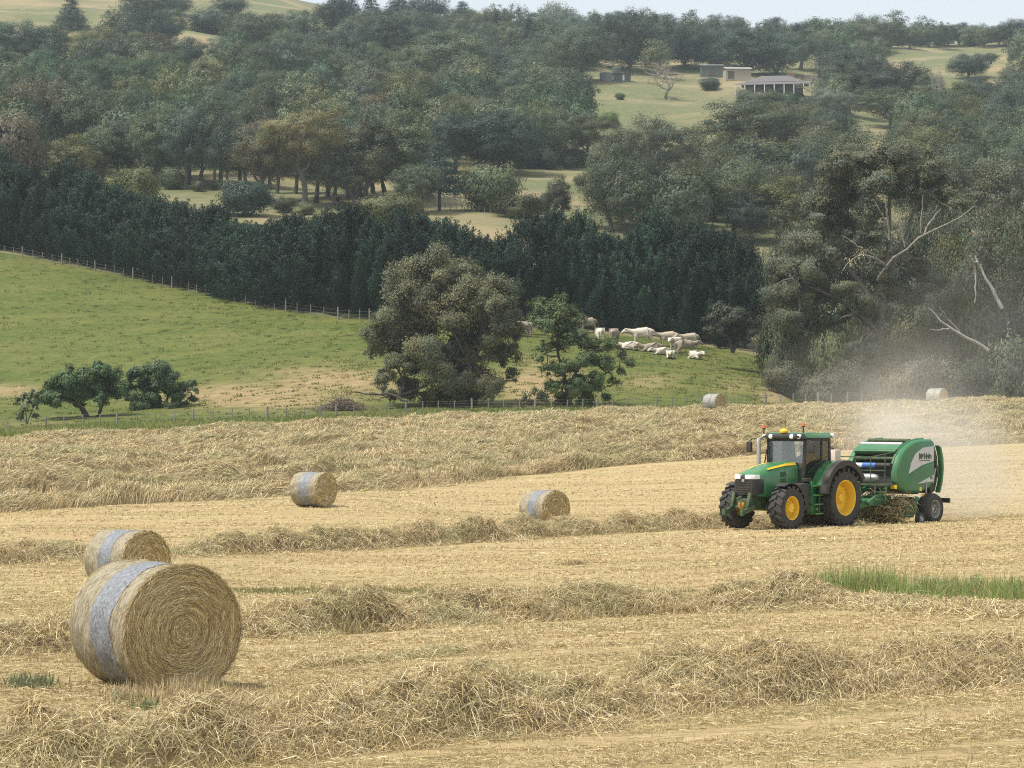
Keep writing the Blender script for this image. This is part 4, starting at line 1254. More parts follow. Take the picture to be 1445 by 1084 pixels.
special("gum_tree", "huge dark gum with bare pale limbs rising from the dusty gully", "tree", 1238, 219, BIG, (.140, .152, .094), 310, 300, 0.22,
        [([(1232, 560, 0), (1236, 500, 0), (1246, 440, 0), (1250, 385, 0), (1256, 330, .5), (1258, 270, 1)], (0.5, 0.12)), ([(1246, 450, 0), (1215, 400, .5), (1180, 350, 1), (1165, 300, 1)], (0.34, 0.08)),
         ([(1240, 470, 0), (1190, 430, -1), (1150, 410, -1.5), (1120, 400, -2)], (0.28, 0.07)), ([(1250, 400, 0), (1280, 330, .5), (1300, 270, 1)], (0.2, 0.06)),
         ([(1230, 480, -.5), (1205, 455, -2.5), (1190, 430, -3)], (0.2, 0.05))], 3.4, 0.75, 0.5, 'grey', 0.6, sub=9)
PALE = (.52, .47, .40)
def snag(name, label, d, polylines, color=PALE, cat="dead tree", base=None):
    s = F_PX / d
    x0, y0, z0 = at_d(base if base else polylines[0][0][0][0], d)
    tubes = []
    for pts, r in polylines:
        P = np.array([((a - CX) / s - x0, off, (HOR - b2) / s - z0) for a, b2, off in pts])
        sp = np.concatenate([[0], np.cumsum(np.linalg.norm(np.diff(P, axis=0), axis=1))])
        P = pchip(sp, P, np.linspace(0, sp[-1], 10)) + _pg.normal(0, 0.04, (10, 3))
        tubes.append(tube_np(P, np.linspace(r[0], r[1], 10), 7))
    V, Q = join_tubes(tubes)
    o = link(name, quads_mesh(name, V, Q, smooth=True), M_bark)
    o.location = (x0, y0, z0); o.color = (*color, 1)
    return tag(o, label, cat) if label else o
# bare limbs of the great gum are a part of it
_big = bpy.data.objects["gum_tree.%03d" % max(int(o.name.split('.')[1]) for o in bpy.data.objects if o.name.startswith("gum_tree."))]
lb = snag("dead_limb", None, 213.0, [([(1246, 395, 3), (1254, 372, 0), (1275, 354, -1), (1292, 338, -1.2), (1312, 326, -1.4), (1340, 314, -1.6), (1358, 304, -1.7), (1370, 294, -1.8)], (0.17, 0.04)),
                                     ([(1300, 332, -1.2), (1309, 316, -1.2), (1318, 304, -1.2), (1326, 293, -1.2)], (0.11, 0.04)),
                                     ([(1250, 380, -.5), (1232, 366, -1.2), (1215, 362, -1.5), (1192, 374, -1.7), (1186, 384, -1.7)], (0.12, 0.03)),
                                     ([(1240, 372, -1), (1222, 356, -1.6), (1208, 352, -1.8)], (0.08, 0.03)), ([(1213, 353, -1.8), (1198, 344, -2), (1183, 334, -2.2)], (0.09, 0.03)),
                                     ([(1252, 340, -1), (1250, 310, -1.2), (1246, 285, -1.4)], (0.12, 0.05)), ([(1296, 330, -1), (1298, 300, -1), (1300, 275, -1.1)], (0.08, 0.03)),
                                     ([(1250, 318, -1), (1236, 296, -1.5), (1228, 282, -1.6)], (0.07, 0.03)), ([(1275, 350, -1), (1268, 320, -1), (1264, 290, -1)], (0.08, 0.03))], (.30, .27, .225))
lb.parent = _big; lb.location = Vector(lb.location) - Vector(_big.location)
snag("dead_tree", "pale broken dead trunk leaning over the gully right of the huge gum", 214, [([(1413, 434, 0), (1398, 405, 0), (1384, 378, 0), (1376, 362, 0)], (0.19, 0.08)), ([(1380, 372, 0), (1371, 366, -.2), (1368, 361, -.2)], (0.08, 0.04)), ([(1374, 366, 0), (1378, 385, .3), (1377, 405, .3), (1378, 427, .3)], (0.10, 0.05)), ([(1386, 380, 0), (1384, 368, 0)], (0.05, 0.03))], (.45, .41, .35))
snag("fallen_branch", "long pale fallen branch sloping down in the dusty gully", 212, [([(1396, 496, 0), (1372, 481, 0), (1345, 466, 0), (1330, 455, .2), (1313, 434, .4)], (0.22, 0.05)), ([(1340, 464, 0), (1322, 466, -.3), (1310, 464, -.4)], (0.09, 0.03)), ([(1355, 470, 0), (1338, 448, .3), (1325, 432, .3)], (0.06, 0.02))], (.32, .29, .24), "branch")
snag("fallen_branch", "bare branch lying out from the big gum towards the brush heap", 189, [([(575, 566, 0), (545, 556, -.2), (520, 556, -.3), (503, 552, -.4)], (0.10, 0.03)), ([(548, 557, -.2), (530, 564, -.4), (516, 566, -.4)], (0.06, 0.02))], (.14, .11, .085), "branch")

# gully scrub
def scrub(rows):
    for (x, top, w, key, tint, d, label) in rows:
        X, Y, Z = at_d(x, d); s = F_PX / d
        H = (HOR - top) / s - Z
        nm = "shrub" if key.startswith("bush") else "gum_tree"
        plant(nm, key, X, Y, Z - 0.2, H, w / s, tint, label, "shrub" if nm == "shrub" else "tree", "trees and scrub of the dusty gully")
scrub([(1110, 505, 70, "bush0", "dull", 209, "dull scrub at the gully mouth beside the grassy bank"),
       (1160, 520, 80, "bush1", "dull", 206, "dull scrub in the dust behind the tractor cab"),
       (1215, 500, 90, "bush2", "dull", 209, "twiggy scrub around the huge gum's foot"),
       (1285, 505, 90, "bush0", "brown", 208, "brownish scrub behind the baler's dust"),
       (1345, 500, 100, "bush1", "dull", 210, "dull scrub under the long pale fallen branch"),
       (1420, 470, 110, "bush2", "dull", 212, "tall scrub at the frame edge below the leaning dead trunk"),
       (1400, 330, 130, "round1", "dull", 232, "dust-veiled gum behind the leaning dead trunk"),
       (1330, 370, 110, "round2", "dull", 236, "dust-veiled low gum under the bare pale limb"),
       (1450, 270, 130, "gum0", "dull", 240, "big dull gum at the frame edge above the dust"),
       (1385, 400, 100, "bush1", "olive", 224, "lighter olive scrub around the leaning dead trunk's foot"),
       (1290, 430, 90, "bush2", "olive", 228, "olive scrub seen through the huge gum's branches"),
       (1200, 250, 120, "gum1", "dull", 250, "gum standing close behind the huge gum"),
       (1140, 270, 110, "gum2", "dull", 246, "gum behind the round bush and huge gum"),
       (1320, 250, 130, "gum0", "dull", 252, "gum behind the bare pale limb"),
       (1100, 440, 70, "bush2", "dull", 222, "scrub between the round bush and the huge gum"),
       (1180, 440, 90, "bush0", "olive", 232, "sunlit olive scrub seen under the huge gum"),
       (1260, 330, 120, "round0", "dull", 244, "low gum filling behind the huge gum's trunk"),
       (1240, 400, 160, "round1", "dull", 238, "dark low gum right behind the huge gum's fork"),
       (1440, 380, 100, "round2", "dull", 226, "dull gum at the frame edge beside the leaning dead trunk"),
       (1310, 285, 110, "round1", "dull", 243, "gum closing the gap behind the bare pale limb's end"),
       (1375, 290, 120, "gum2", "dull", 246, "dust-veiled tall gum above the leaning dead trunk"),
       (1345, 330, 90, "round0", "olive", 239, "olive round gum between the bare pale limb and the leaning dead trunk"),
       (1130, 360, 110, "round0", "dull", 234, "dark rounded gum under the huge gum's lower limbs")])

# brush heap
def brush_heap():
    g = np.random.default_rng(88); x0, y0, z0 = at_d(483, 188.5); tubes = []
    for _ in range(260):
        p = np.array([g.normal(0, 0.85), g.normal(0, 0.5), 0.0]); d = unit(np.array([g.normal(), g.normal() * .5, g.uniform(0.0, .55)])); ln = g.uniform(0.8, 2.4)
        p[2] = max(0.0, 0.95 - abs(p[0]) * 0.65) * g.uniform(0, 1)
        r = g.uniform(0.012, 0.035)
        tubes.append(tube_np(bent(p - d * ln / 2, p + d * ln / 2, g, 0.08, 4), np.linspace(r, r * .4, 4), 4))
    V, Q = join_tubes(tubes); V[:, 2] = np.maximum(V[:, 2], 0.02)
    o = link("brush_heap", quads_mesh("brush_heap", V, Q, smooth=True), M_bark); o.location = (x0, y0, z0); o.color = (.17, .13, .10, 1)
    tag(o, "heap of dry brown branches behind the fence beside the big gum", "brush heap")
brush_heap()
# ------------------------------------------------------------------ round bales
def bale_mats():
    m, nt, b = new_mat("bale_straw")
    v = mapping(nt, 'Object', (9, 9, 9))
    L(nt, ramp(nt, noise(nt, v, 2.0, 6, 0.75), [(0.3, (0.10, 0.075, 0.035)), (0.6, (0.27, 0.205, 0.10)), (0.8, (0.38, 0.30, 0.15))]), b.inputs["Base Color"])
    b.inputs["Roughness"].default_value = 0.9
    bump(nt, b, noise(nt, v, 3.0, 6, 0.75), 0.9, 0.03)
    m2, nt, b = new_mat("bale_net")
    v = mapping(nt, 'Object', (4, 17, 4))
    v3 = mapping(nt, 'Object', (2.0, 2.6, 2.0))
    f = ramp(nt, noise(nt, v, 2.6, 6, 0.8), [(0.40, (0.12, 0.10, 0.06)), (0.5, (0.27, 0.235, 0.155)), (0.62, (0.48, 0.43, 0.32))])
    L(nt, mixrgb(nt, 0.3, f, ramp(nt, noise(nt, v3, 1.0, 4), [(0.35, (0.22, 0.185, 0.115)), (0.7, (0.40, 0.345, 0.24))])), b.inputs["Base Color"])
    b.inputs["Roughness"].default_value = 0.75
    bump(nt, b, noise(nt, v, 2.6, 6, 0.8), 0.7, 0.015)
    m3, nt, b = new_mat("bale_band")
    v = mapping(nt, 'Object', (10, 24, 10))
    f = ramp(nt, noise(nt, v, 2.4, 6, 0.8), [(0.34, (0.05, 0.052, 0.055)), (0.48, (0.17, 0.18, 0.195)), (0.60, (0.30, 0.315, 0.34)), (0.72, (0.46, 0.47, 0.49))])
    L(nt, f, b.inputs["Base Color"])
    b.inputs["Roughness"].default_value = 0.5
    bump(nt, b, noise(nt, v, 2.4, 6, 0.8), 0.8, 0.012)
    return m, m2, m3
MB_straw, MB_net, MB_band = bale_mats()

def bale(px, row, d, arel, nblade, label, seed, r=0.62, Lb=1.2, band=(0.30, 0.62), sink=0.03, bw=0.005, net=MB_net):
    g = np.random.default_rng(seed)
    x, y, z = at_d(px, d)
    a = R(arel) - math.atan((px - CX) / F_PX) * 0 + math.atan(x / y) * -1
    o = empty("hay_bale", (x, y, z + r - sink), a)
    nl = SNoise(seed, 1.4, 2)
    def shell(y0, y1, dr, n=28, m=72, round_edge=False):
        ys = np.linspace(y0, y1, n); th = np.arange(m) * 2 * math.pi / m
        V = []
        for yy in ys:
            e = 0.0
            ed = min(yy + Lb / 2, Lb / 2 - yy)
            if ed < 0.05: e = -0.045 * (1 - ed / 0.05) ** 2
            rr = r + dr + e + 0.007 * nl(th * 2.2, np.full(m, yy * 4))
            V.append(np.stack([rr * np.cos(th), np.full(m, yy), rr * np.sin(th) * 0.985], 1))
        V = np.concatenate(V); i = np.arange(n - 1)[:, None] * m; k = np.arange(m)[None]
        Q = np.stack([i + k, i + (k + 1) % m, i + m + (k + 1) % m, i + m + k], -1).reshape(-1, 4)
        return V, Q[:, ::-1]
    V, Q = shell(-Lb / 2 + 0.01, Lb / 2 - 0.01, 0.0)
    link("net_wrap", quads_mesh("net_wrap", V, Q, smooth=True), net, o)
    V, Q = shell(-Lb / 2 + band[0] * Lb, -Lb / 2 + band[1] * Lb, 0.005, 12)
    link("net_band", quads_mesh("net_band", V, Q, smooth=True), MB_band, o)
    # the rolled straw: end discs with strands laid around them
    rs = np.linspace(0.0, r - 0.03, 14); m = 64; Vd, Qd = [], []
    for s, yy in ((-1, -Lb / 2 + 0.012), (1, Lb / 2 - 0.012)):
        off = len(Vd) * 14 * m
        th = np.arange(m) * 2 * math.pi / m
        vv = [np.stack([q * np.cos(th), np.full(m, yy + s * (0.012 - 0.02 * (q / r) ** 4)), q * np.sin(th) * 0.985], 1) for q in rs]
        Vd.append(np.concatenate(vv)); i = np.arange(13)[:, None] * m; k = np.arange(m)[None]
        Qd.append(np.stack([i + k, i + (k + 1) % m, i + m + (k + 1) % m, i + m + k], -1).reshape(-1, 4) + off)
    Vd = np.concatenate(Vd); Qd = np.concatenate(Qd)
    n = nblade
    rr = r * np.sqrt(g.uniform(0.0005, 1.0, n)) * 0.985; th = g.uniform(0, 2 * math.pi, n)
    sgn = np.where(g.uniform(size=n) < 0.85, -1.0, 1.0)
    P = np.stack([rr * np.cos(th), sgn * (Lb / 2 - 0.02 * (rr / r) ** 4 + g.uniform(-0.012, 0.012, n)), rr * np.sin(th) * 0.985], 1)
    tang = np.stack([-np.sin(th), 0 * th, np.cos(th)], 1); rad = np.stack([np.cos(th), 0 * th, np.sin(th)], 1); out = np.stack([0 * th, sgn, 0 * th], 1)
    fl = np.where(g.uniform(size=n) < 0.2, -1, 1)[:, None]
    T = unit(tang * fl + rad * g.normal(0, 0.22, n)[:, None] + out * g.normal(0.05, 0.10, n)[:, None])
    Ln = g.uniform(0.06, 0.22, n) * np.clip(rr / r * 1.4, 0.25, 1)
    ring = 0.95 + 0.10 * np.sin(rr * 62 + 1.2 * np.sin(th + seed) + th * 0.16)
    C = STRAW[g.integers(0, len(STRAW), n)] * (g.uniform(0.78, 1.2, n) * np.clip(ring, 0.6, 1.15))[:, None] * np.array([1.62, 1.62, 1.62])
    bl = [blade_arrays(P - T * (Ln * 0.5)[:, None], T, Ln, bw * g.uniform(0.6, 1.5, n), C, g, 0.05, 0.06)]
    # frayed strands over the rim and through the net
    k = nblade // 6; th = g.uniform(0, 2 * math.pi, k); yy = np.where(g.uniform(size=k) < 0.55, -Lb / 2 + np.abs(g.normal(0, 0.03, k)), g.uniform(-Lb / 2, Lb / 2, k))
    inband = (yy > -Lb / 2 + band[0] * Lb) & (yy < -Lb / 2 + band[1] * Lb); yy = np.where(inband, -Lb / 2 + 0.02, yy)
    P = np.stack([(r - .005) * np.cos(th), yy, (r - .005) * np.sin(th) * 0.985], 1)
    tang = np.stack([-np.sin(th), 0 * th, np.cos(th)], 1); rad = np.stack([np.cos(th), 0 * th, np.sin(th)], 1)
    T = unit(tang + rad * g.uniform(0.0, 0.35, k)[:, None] + g.normal(0, 0.15, (k, 3)))
    C = STRAW[g.integers(0, len(STRAW), k)] * g.uniform(0.8, 1.2, k)[:, None]
    bl.append(blade_arrays(P, T, g.uniform(0.05, 0.14, k), bw * g.uniform(0.6, 1.2, k), C, g, 0.1, 0.1))
    disc = (Vd, Qd.ravel(), np.arange(len(Qd)) * 4, np.full((len(Vd), 3), (0.42, 0.33, 0.175)))
    blade_object("straw_roll", [disc] + bl, M_hay, o)
    return tag(o, label, "hay bale", "round hay bales in the mown field")

bale(217, 0, 23.6, 29, 34000, "largest round bale, nearest of all, with its spiral end facing out", 401, r=0.63, band=(0.26, 0.60), sink=0.04, bw=0.0036)
bale(179, 0, 47.5, 40, 6000, "round bale half hidden behind the largest one", 402, band=(0.32, 0.62), bw=0.009)
bale(442, 0, 85, 51, 2200, "small round bale at the edge of the uncollected swaths", 403, band=(0.30, 0.66), bw=0.016)
bale(768, 0, 80, 43, 2200, "round bale standing behind the hay row, between the small bale and the tractor", 404, band=(0.30, 0.62), bw=0.016, r=0.63)
m_pale, _nt, _b = new_mat("pale_net")
_v = mapping(_nt, 'Object', (5, 20, 5))
L(_nt, ramp(_nt, noise(_nt, _v, 1.5, 5, 0.7), [(0.3, (0.22, 0.21, 0.175)), (0.7, (0.36, 0.35, 0.31))]), _b.inputs["Base Color"])
bale(1008, 0, 174, 50, 900, "far pale net-wrapped bale on the hay below the grassy bank", 405, band=(0.4, 0.5), bw=0.03, sink=-0.25, net=m_pale, r=0.66)
bale(1322, 0, 183.5, 60, 900, "far bale whose top alone shows over the crest behind the baler", 406, band=(0.4, 0.5), bw=0.03, sink=0.2, net=m_pale, r=0.66)

# ------------------------------------------------------------------ fences
def fence(name, label, posts, dfun, hs, hb, rp, wires, dmin):
    o = None; pts = []
    for (px, big) in posts:
        d = float(dfun(px)); x, y, z = at_d(px, d)
        if o is None:
            o = empty(name, (x, y, z)); org = Vector((x, y, z))
        h = (hb if big else hs) * _tg.uniform(0.94, 1.06); r = rp * (2.0 if big else 1.0)
        lx, ly = _tg.normal(0, 0.025, 2)
        m = MB().tube([(0, 0, -0.3), (lx * 0.6, ly * .6, h * 0.6), (lx, ly, h)], [r, r * 0.95, r * 0.85], 7)
        p = m.build("post", M_wood, o, sharp=50); p.location = (x - org.x, y - org.y, z - org.z)
        pts.append(((x, y, z), h))
    for w in wires:
        m = MB().tube([(p[0] - org.x, p[1] - org.y, p[2] - org.z + min(w, h * 0.96)) for p, h in pts], 0.005, 4)
        m.build("wire", M_wire, o)
    return tag(o, label, "fence")
_m = [9, 36, 64.5, 90, 117, 141, 165.5, 193, 219, 246, 272.5, 300, 327, 352, 377, 403.5, 429, 452, 475]
mp = [(-72, 0), (-45, 0), (-18, 1)] + [(p, i % 4 == 2) for i, p in enumerate(_m)]
_m2 = [60, 133, 207, 278, 350, 417, 486, 560, 630, 696, 763, 828, 898, 963, 1030, 1093, 1157, 1218, 1280, 1343, 1410]
mp += [(480 + p / 3.01, i % 4 == 3) for i, p in enumerate(_m2)] + [(970, 0), (992, 0), (1012, 1), (1036, 0), (1058, 0), (1081, 1), (1101, 0), (1119, 0), (1137, 0), (1155, 1), (1173, 0), (1195, 0), (1216, 0)]
fence("wire_fence", "post and wire fence between the hay field and the green paddock", mp, fence_d, 0.98, 1.08, 0.045, (0.25, 0.5, 0.75, 0.95), 0)
_h = [(20, 0), (58, 0), (95, 1), (140, 0), (180, 0), (222, 0), (262, 1), (297, 0), (332, 0), (370, 0), (405, 1), (447, 0), (485, 0), (525, 0), (566, 1), (608, 0), (650, 0), (690, 0), (730, 1), (766, 0), (800, 0), (836, 0), (873, 1), (920, 0), (960, 0), (997, 0), (1043, 1), (1085, 0), (1126, 0), (1167, 0), (1214, 1), (1263, 0), (1320, 0), (1375, 0), (1437, 1), (1482, 0), (1528, 0), (1570, 1)]
fence("wire_fence", "post and wire fence running downhill along the foot of the dark conifers", [(-30, 0), (-15, 1)] + [(p / 3.01, b2) for p, b2 in _h], lambda p: hedge_d(p) - 1.0, 1.15, 1.35, 0.045, (0.3, 0.6, 0.95), 0)
fence("paddock_fence", "short distant row of pale posts on the grass patch behind the conifers", [(628 + 8 * k, 0) for k in range(15)], lambda p: at(p, 297 + (p - 628) * 0.06, 300)[1], 1.0, 1.1, 0.05, (0.5, 0.9), 0)

# ------------------------------------------------------------------ skin figures
def skin_mesh(name, nodes, edges, radii, sub=2, root=0):
    me = bpy.data.meshes.new(name + "_skel")
    me.from_pydata([tuple(p) for p in nodes], edges, [])
    ob = bpy.data.objects.new(name + "_skel", me); COL.objects.link(ob)
    ob.modifiers.new("skin", 'SKIN')
    for i, sv in enumerate(me.skin_vertices[0].data):
        r = radii[i]; sv.radius = r if isinstance(r, tuple) else (r, r); sv.use_root = (i == root)
    s = ob.modifiers.new("sub", 'SUBSURF'); s.levels = sub; s.render_levels = sub
    dg = bpy.context.evaluated_depsgraph_get(); dg.update()
    out = bpy.data.meshes.new_from_object(ob.evaluated_get(dg))
    out.name = name
    bpy.data.objects.remove(ob); bpy.data.meshes.remove(me)
    out.polygons.foreach_set("use_smooth", [True] * len(out.polygons))
    return out

def cow_mesh(name, pose):
    nd, ed, rd = [], [], []
    def v(p, r, prev=None):
        nd.append(p); rd.append(r)
        if prev is not None: ed.append((prev, len(nd) - 1))
        return len(nd) - 1
    dz = 0.0 if pose != 'lying' else -0.62
    mid = v((0, 0, 1.00 + dz), (0.46, 0.42))
    hip = v((-0.55, 0, 1.08 + dz), (0.42, 0.36), mid); rump = v((-0.88, 0, 1.14 + dz), (0.24, 0.22), hip)
    ch = v((0.45, 0, 1.02 + dz), (0.45, 0.38), mid); sh = v((0.72, 0, 1.08 + dz), (0.30, 0.26), ch)
    if pose == 'graze':
        nk = v((0.98, 0, 0.86), (0.22, 0.17), sh); pl = v((1.18, 0, 0.58), (0.16, 0.13), nk); fc = v((1.30, 0, 0.36), (0.125, 0.11), pl); mz = v((1.36, 0, 0.16), (0.085, 0.085), fc)
    else:
        hz = 0.0 if pose == 'stand' else dz + 0.03
        nk = v((1.02, 0, 1.17 + hz), (0.27, 0.19), sh); pl = v((1.30, 0, 1.28 + hz), (0.18, 0.15), nk); fc = v((1.50, 0, 1.12 + hz), (0.15, 0.13), pl); mz = v((1.63, 0, 0.93 + hz), (0.11, 0.11), fc)
    p = nd[pl]
    for s in (-1, 1):
        e1 = v((p[0] - 0.02, s * 0.17, p[2] + 0.05), 0.055, pl); v((p[0] - 0.05, s * 0.29, p[2] + 0.02), 0.03, e1)
    t1 = v((-1.04, 0, 1.10 + dz), 0.05, rump)
    if pose != 'lying':
        t2 = v((-1.12, 0, 0.80), 0.035, t1); v((-1.12, 0, 0.42), 0.045, t2)
        for s in (-1, 1):
            k = v((-0.60, s * 0.20, 0.70), (0.19, 0.12), hip); h = v((-0.82, s * 0.20, 0.44), 0.075, k); c = v((-0.76, s * 0.20, 0.12), 0.055, h); v((-0.70, s * 0.20, 0.02), 0.065, c)
            k = v((0.55, s * 0.19, 0.66), (0.15, 0.11), ch); h = v((0.56, s * 0.19, 0.40), 0.075, k); c = v((0.54, s * 0.19, 0.12), 0.055, h); v((0.59, s * 0.19, 0.02), 0.065, c)
    else:
        t2 = v((-1.08, 0.1, 0.2), 0.035, t1); v((-0.95, 0.25, 0.06), 0.045, t2)
        for s in (-1, 1):
            k = v((-0.30, s * 0.38, 0.28), (0.15, 0.12), hip); h = v((-0.70, s * 0.42, 0.10), 0.075, k); v((-0.35, s * 0.48, 0.06), 0.05, h)
            k = v((0.72, s * 0.27, 0.20), (0.12, 0.10), ch); h = v((0.95, s * 0.26, 0.09), 0.065, k); v((0.66, s * 0.30, 0.06), 0.05, h)
    return skin_mesh(name, nd, ed, rd, 2)

M_cow, nt, b = new_mat("cow_hide")
oi = N(nt, "ShaderNodeObjectInfo"); v = mapping(nt, 'Object', (1.3, 1.3, 1.3))
L(nt, mixrgb(nt, ramp(nt, noise(nt, v, 1.6, 5, 0.6), [(0.4, 0.0), (0.75, 0.5)]), oi.outputs["Color"], (0.42, 0.33, 0.24)), b.inputs["Base Color"])
b.inputs["Roughness"].default_value = 0.8
COWM = {p: cow_mesh("cow_" + p, p) for p in ('stand', 'graze', 'lying')}
for m in COWM.values(): m.materials.append(M_cow)
WHITE, CREAM, TAN = (0.60, 0.54, 0.45), (0.44, 0.37, 0.28), (0.27, 0.22, 0.175)
# px, foot row, pose, heading in degrees (0 = towards +X, 180 = -X, 270 = at the camera), colour, label, size
for (px, row, pose, hd_, colr, sz, label) in [
    (738, 475, 'stand', 10, TAN, 1.0, "grey-tan cow standing between the big gum and the lighter green tree"),
    (757, 473, 'graze', 215, WHITE, 0.95, "white cow with lowered head against the lighter green tree's leaves"),
    (679, 487, 'stand', 250, WHITE, 0.9, "white cow glimpsed through the foliage of the big gum"),
    (829, 470, 'stand', 200, TAN, 1.0, "grey and white cow behind the crown top of the lighter green tree"),
    (846, 485, 'stand', 95, WHITE, 1.0, "white cow seen from behind, just clear of the lighter green tree"),
    (867, 486, 'graze', 75, TAN, 1.0, "grey-tan cow seen from behind beside the big white side-on cow"),
    (906, 488, 'stand', 183, WHITE, 1.18, "biggest white cow standing side-on against the dark conifers"),
    (889, 494, 'lying', 170, WHITE, 0.95, "white cow lying below the biggest side-on cow's head"),
    (920, 497, 'lying', 185, TAN, 1.05, "tan cow lying below the biggest side-on cow"),
    (934, 501, 'lying', 200, WHITE, 0.85, "white calf lying beside the lying tan cow"),
    (943, 490, 'stand', 190, CREAM, 1.0, "cream cow standing at the left of the close group"),
    (953, 498, 'stand', 245, WHITE, 1.0, "white cow facing down the slope in front of the close group"),
    (968, 501, 'stand', 5, TAN, 0.98, "grey-tan cow standing side-on in the close group"),
    (973, 492, 'stand', 200, CREAM, 1.0, "pale cow with dark flank at the back right of the close group"),
    (946, 506, 'lying', 265, WHITE, 0.85, "white calf lying lowest, in front of the close group"),
    (981, 507, 'lying', 300, WHITE, 0.9, "white calf lying alone to the right of the close group"),
]:
    x, y, z = at(px, row, 205)
    o = link("cow", COWM[pose]); o.location = (x, y, z - 0.02); o.rotation_euler = (0, 0, R(hd_)); o.scale = (sz * 1.1,) * 3; o.color = (*colr, 1)
    tag(o, label, "cow", "pale cattle resting along the conifer row")

# ------------------------------------------------------------------ farm buildings far up the hill
M_wall = simple("cream_cladding", (0.33, 0.29, 0.235), 0.8, dirt=0.3); M_dwall = simple("dark_wall", (0.07, 0.06, 0.055), 0.8)
M_iron = simple("grey_roof_iron", (0.105, 0.102, 0.105), 0.55, dirt=0.4, dirtcol=(0.2, 0.17, 0.15)); M_white = simple("white_paint", (0.75, 0.74, 0.70), 0.6, dirt=0.15)
M_brick = simple("chimney_brick", (0.20, 0.10, 0.075), 0.9); M_shedg = simple("green_tank", (0.06, 0.085, 0.08), 0.6); M_win = simple("window_glass", (0.03, 0.035, 0.04), 0.15)
M_tank = simple("concrete_tank", (0.16, 0.17, 0.18), 0.8); M_pipe = simple("pale_iron", (0.30, 0.295, 0.29), 0.5, dirt=0.2)

def hip(mb, x0, x1, y0, y1, z0, h, inset):
    c = (y0 + y1) / 2
    mb.add([(x0, y0, z0), (x1, y0, z0), (x1, y1, z0), (x0, y1, z0), (x0 + inset, c, z0 + h), (x1 - inset, c, z0 + h)], [(0, 1, 5, 4), (1, 2, 5), (2, 3, 4, 5), (3, 0, 4), (0, 3, 2, 1)])
x, y, z = at(1093, 131, 500)
fh = empty("farmhouse", (x, y, z), R(-8)); fh.scale = (1.18, 1.0, 0.92); tag(fh, "low farmhouse with grey hipped roof, white verandah posts and brick chimney", "house")
MB().box((0, 2.5, 1.4), (13, 7, 3.4)).build("wall", M_dwall, fh)
m = MB(); hip(m, -7.6, 7.6, -1.6, 6.8, 2.6, 2.7, 4.6); rf = m.build("roof", M_iron, fh, smooth=False)
MB().box((3.6, 3.0, 5.0), (1.6, 1.0, 2.2)).build("chimney", M_brick, rf)
m = MB(); m.add([(-9.2, -2.8, 2.1), (9.2, -2.8, 2.1), (7.6, -1.5, 2.8), (-7.6, -1.5, 2.8), (-9.2, -2.8, 2.0), (9.2, -2.8, 2.0), (7.6, -1.5, 2.7), (-7.6, -1.5, 2.7)], [(0, 1, 2, 3), (7, 6, 5, 4), (0, 4, 5, 1)])
m.build("verandah_roof", M_iron, fh, smooth=False)
for k in range(9):
    MB().box((-8.8 + 2.2 * k, -2.7, 0.6), (0.18, 0.18, 3.0)).build("verandah_post", M_white, fh)
for k in range(4):
    MB().box((-4.8 + 3.2 * k, -1.02, 1.4), (1.3, 0.06, 1.3)).build("window", M_win, fh)
def shed(px, row, w, dp, h, rise, label, wm, rm, door=None, rz=0, dmin=450):
    x, y, z = at(px, row, dmin)
    o = empty("farm_shed", (x, y, z), R(rz)); tag(o, label, "shed")
    MB().box((0, 0, h / 2 - 0.3), (w, dp, h + 0.6)).build("wall", wm, o)
    m = MB(); a = w / 2 + .3; e = dp / 2 + .3
    m.prism([(-e, h), (0, h + rise), (e, h), (e, h + .1), (0, h + rise + .12), (-e, h + .1)], -a, a, 'yz')
    m.build("roof", rm, o, smooth=False)
    if door: MB().box((door[0], -dp / 2 - .03, door[2] / 2), (door[1], 0.06, door[2])).build("door", M_dwall if len(door) < 4 else door[3], o)
    return o
shed(1040, 113, 7.5, 5, 2.8, 0.8, "cream farm shed with pale roof uphill of the farmhouse", M_wall, M_pipe, (-2.2, 1.8, 2.2), 5)
shed(1004, 108, 6.5, 5, 2.8, 0.6, "dull grey-green shed beside the cream one", M_shedg, M_tank, (0, 1.8, 2.0), 0)
shed(878, 115, 4.6, 3, 1.9, 0.2, "dark green shed with a white door beside the water tank", M_shedg, M_shedg, (0.3, 0.5, 1.6, M_white), 0)
shed(545, 146, 7, 6, 1.2, 1.5, "house with pale grey roof showing among the trees, the clearer of two", M_wall, M_pipe, None, 12, 420)
shed(598, 147, 6, 6, 1.2, 1.4, "house with pale roof corner almost lost among trees", M_wall, M_pipe, None, -10, 420)
def tank(px, row, r, h, mat, label):
    x, y, z = at(px, row, 500)
    o = empty("water_tank", (x, y, z)); tag(o, label, "water tank")
    MB().lathe([(r, -.4), (r, h), (r * 1.02, h)], 'z', n=28).build("tank_wall", mat, o)
    MB().lathe([(r * 1.03, h), (r * 0.6, h + .3), (0.05, h + .45)], 'z', n=28).build("tank_lid", M_pipe if mat is M_tank else M_shedg, o)
tank(855, 114, 1.75, 2.0, M_tank, "round grey water tank with pale top at the edge of the clearing")
tank(870, 110, 1.35, 2.7, M_shedg, "round green water tank standing between the grey tank and the wood")
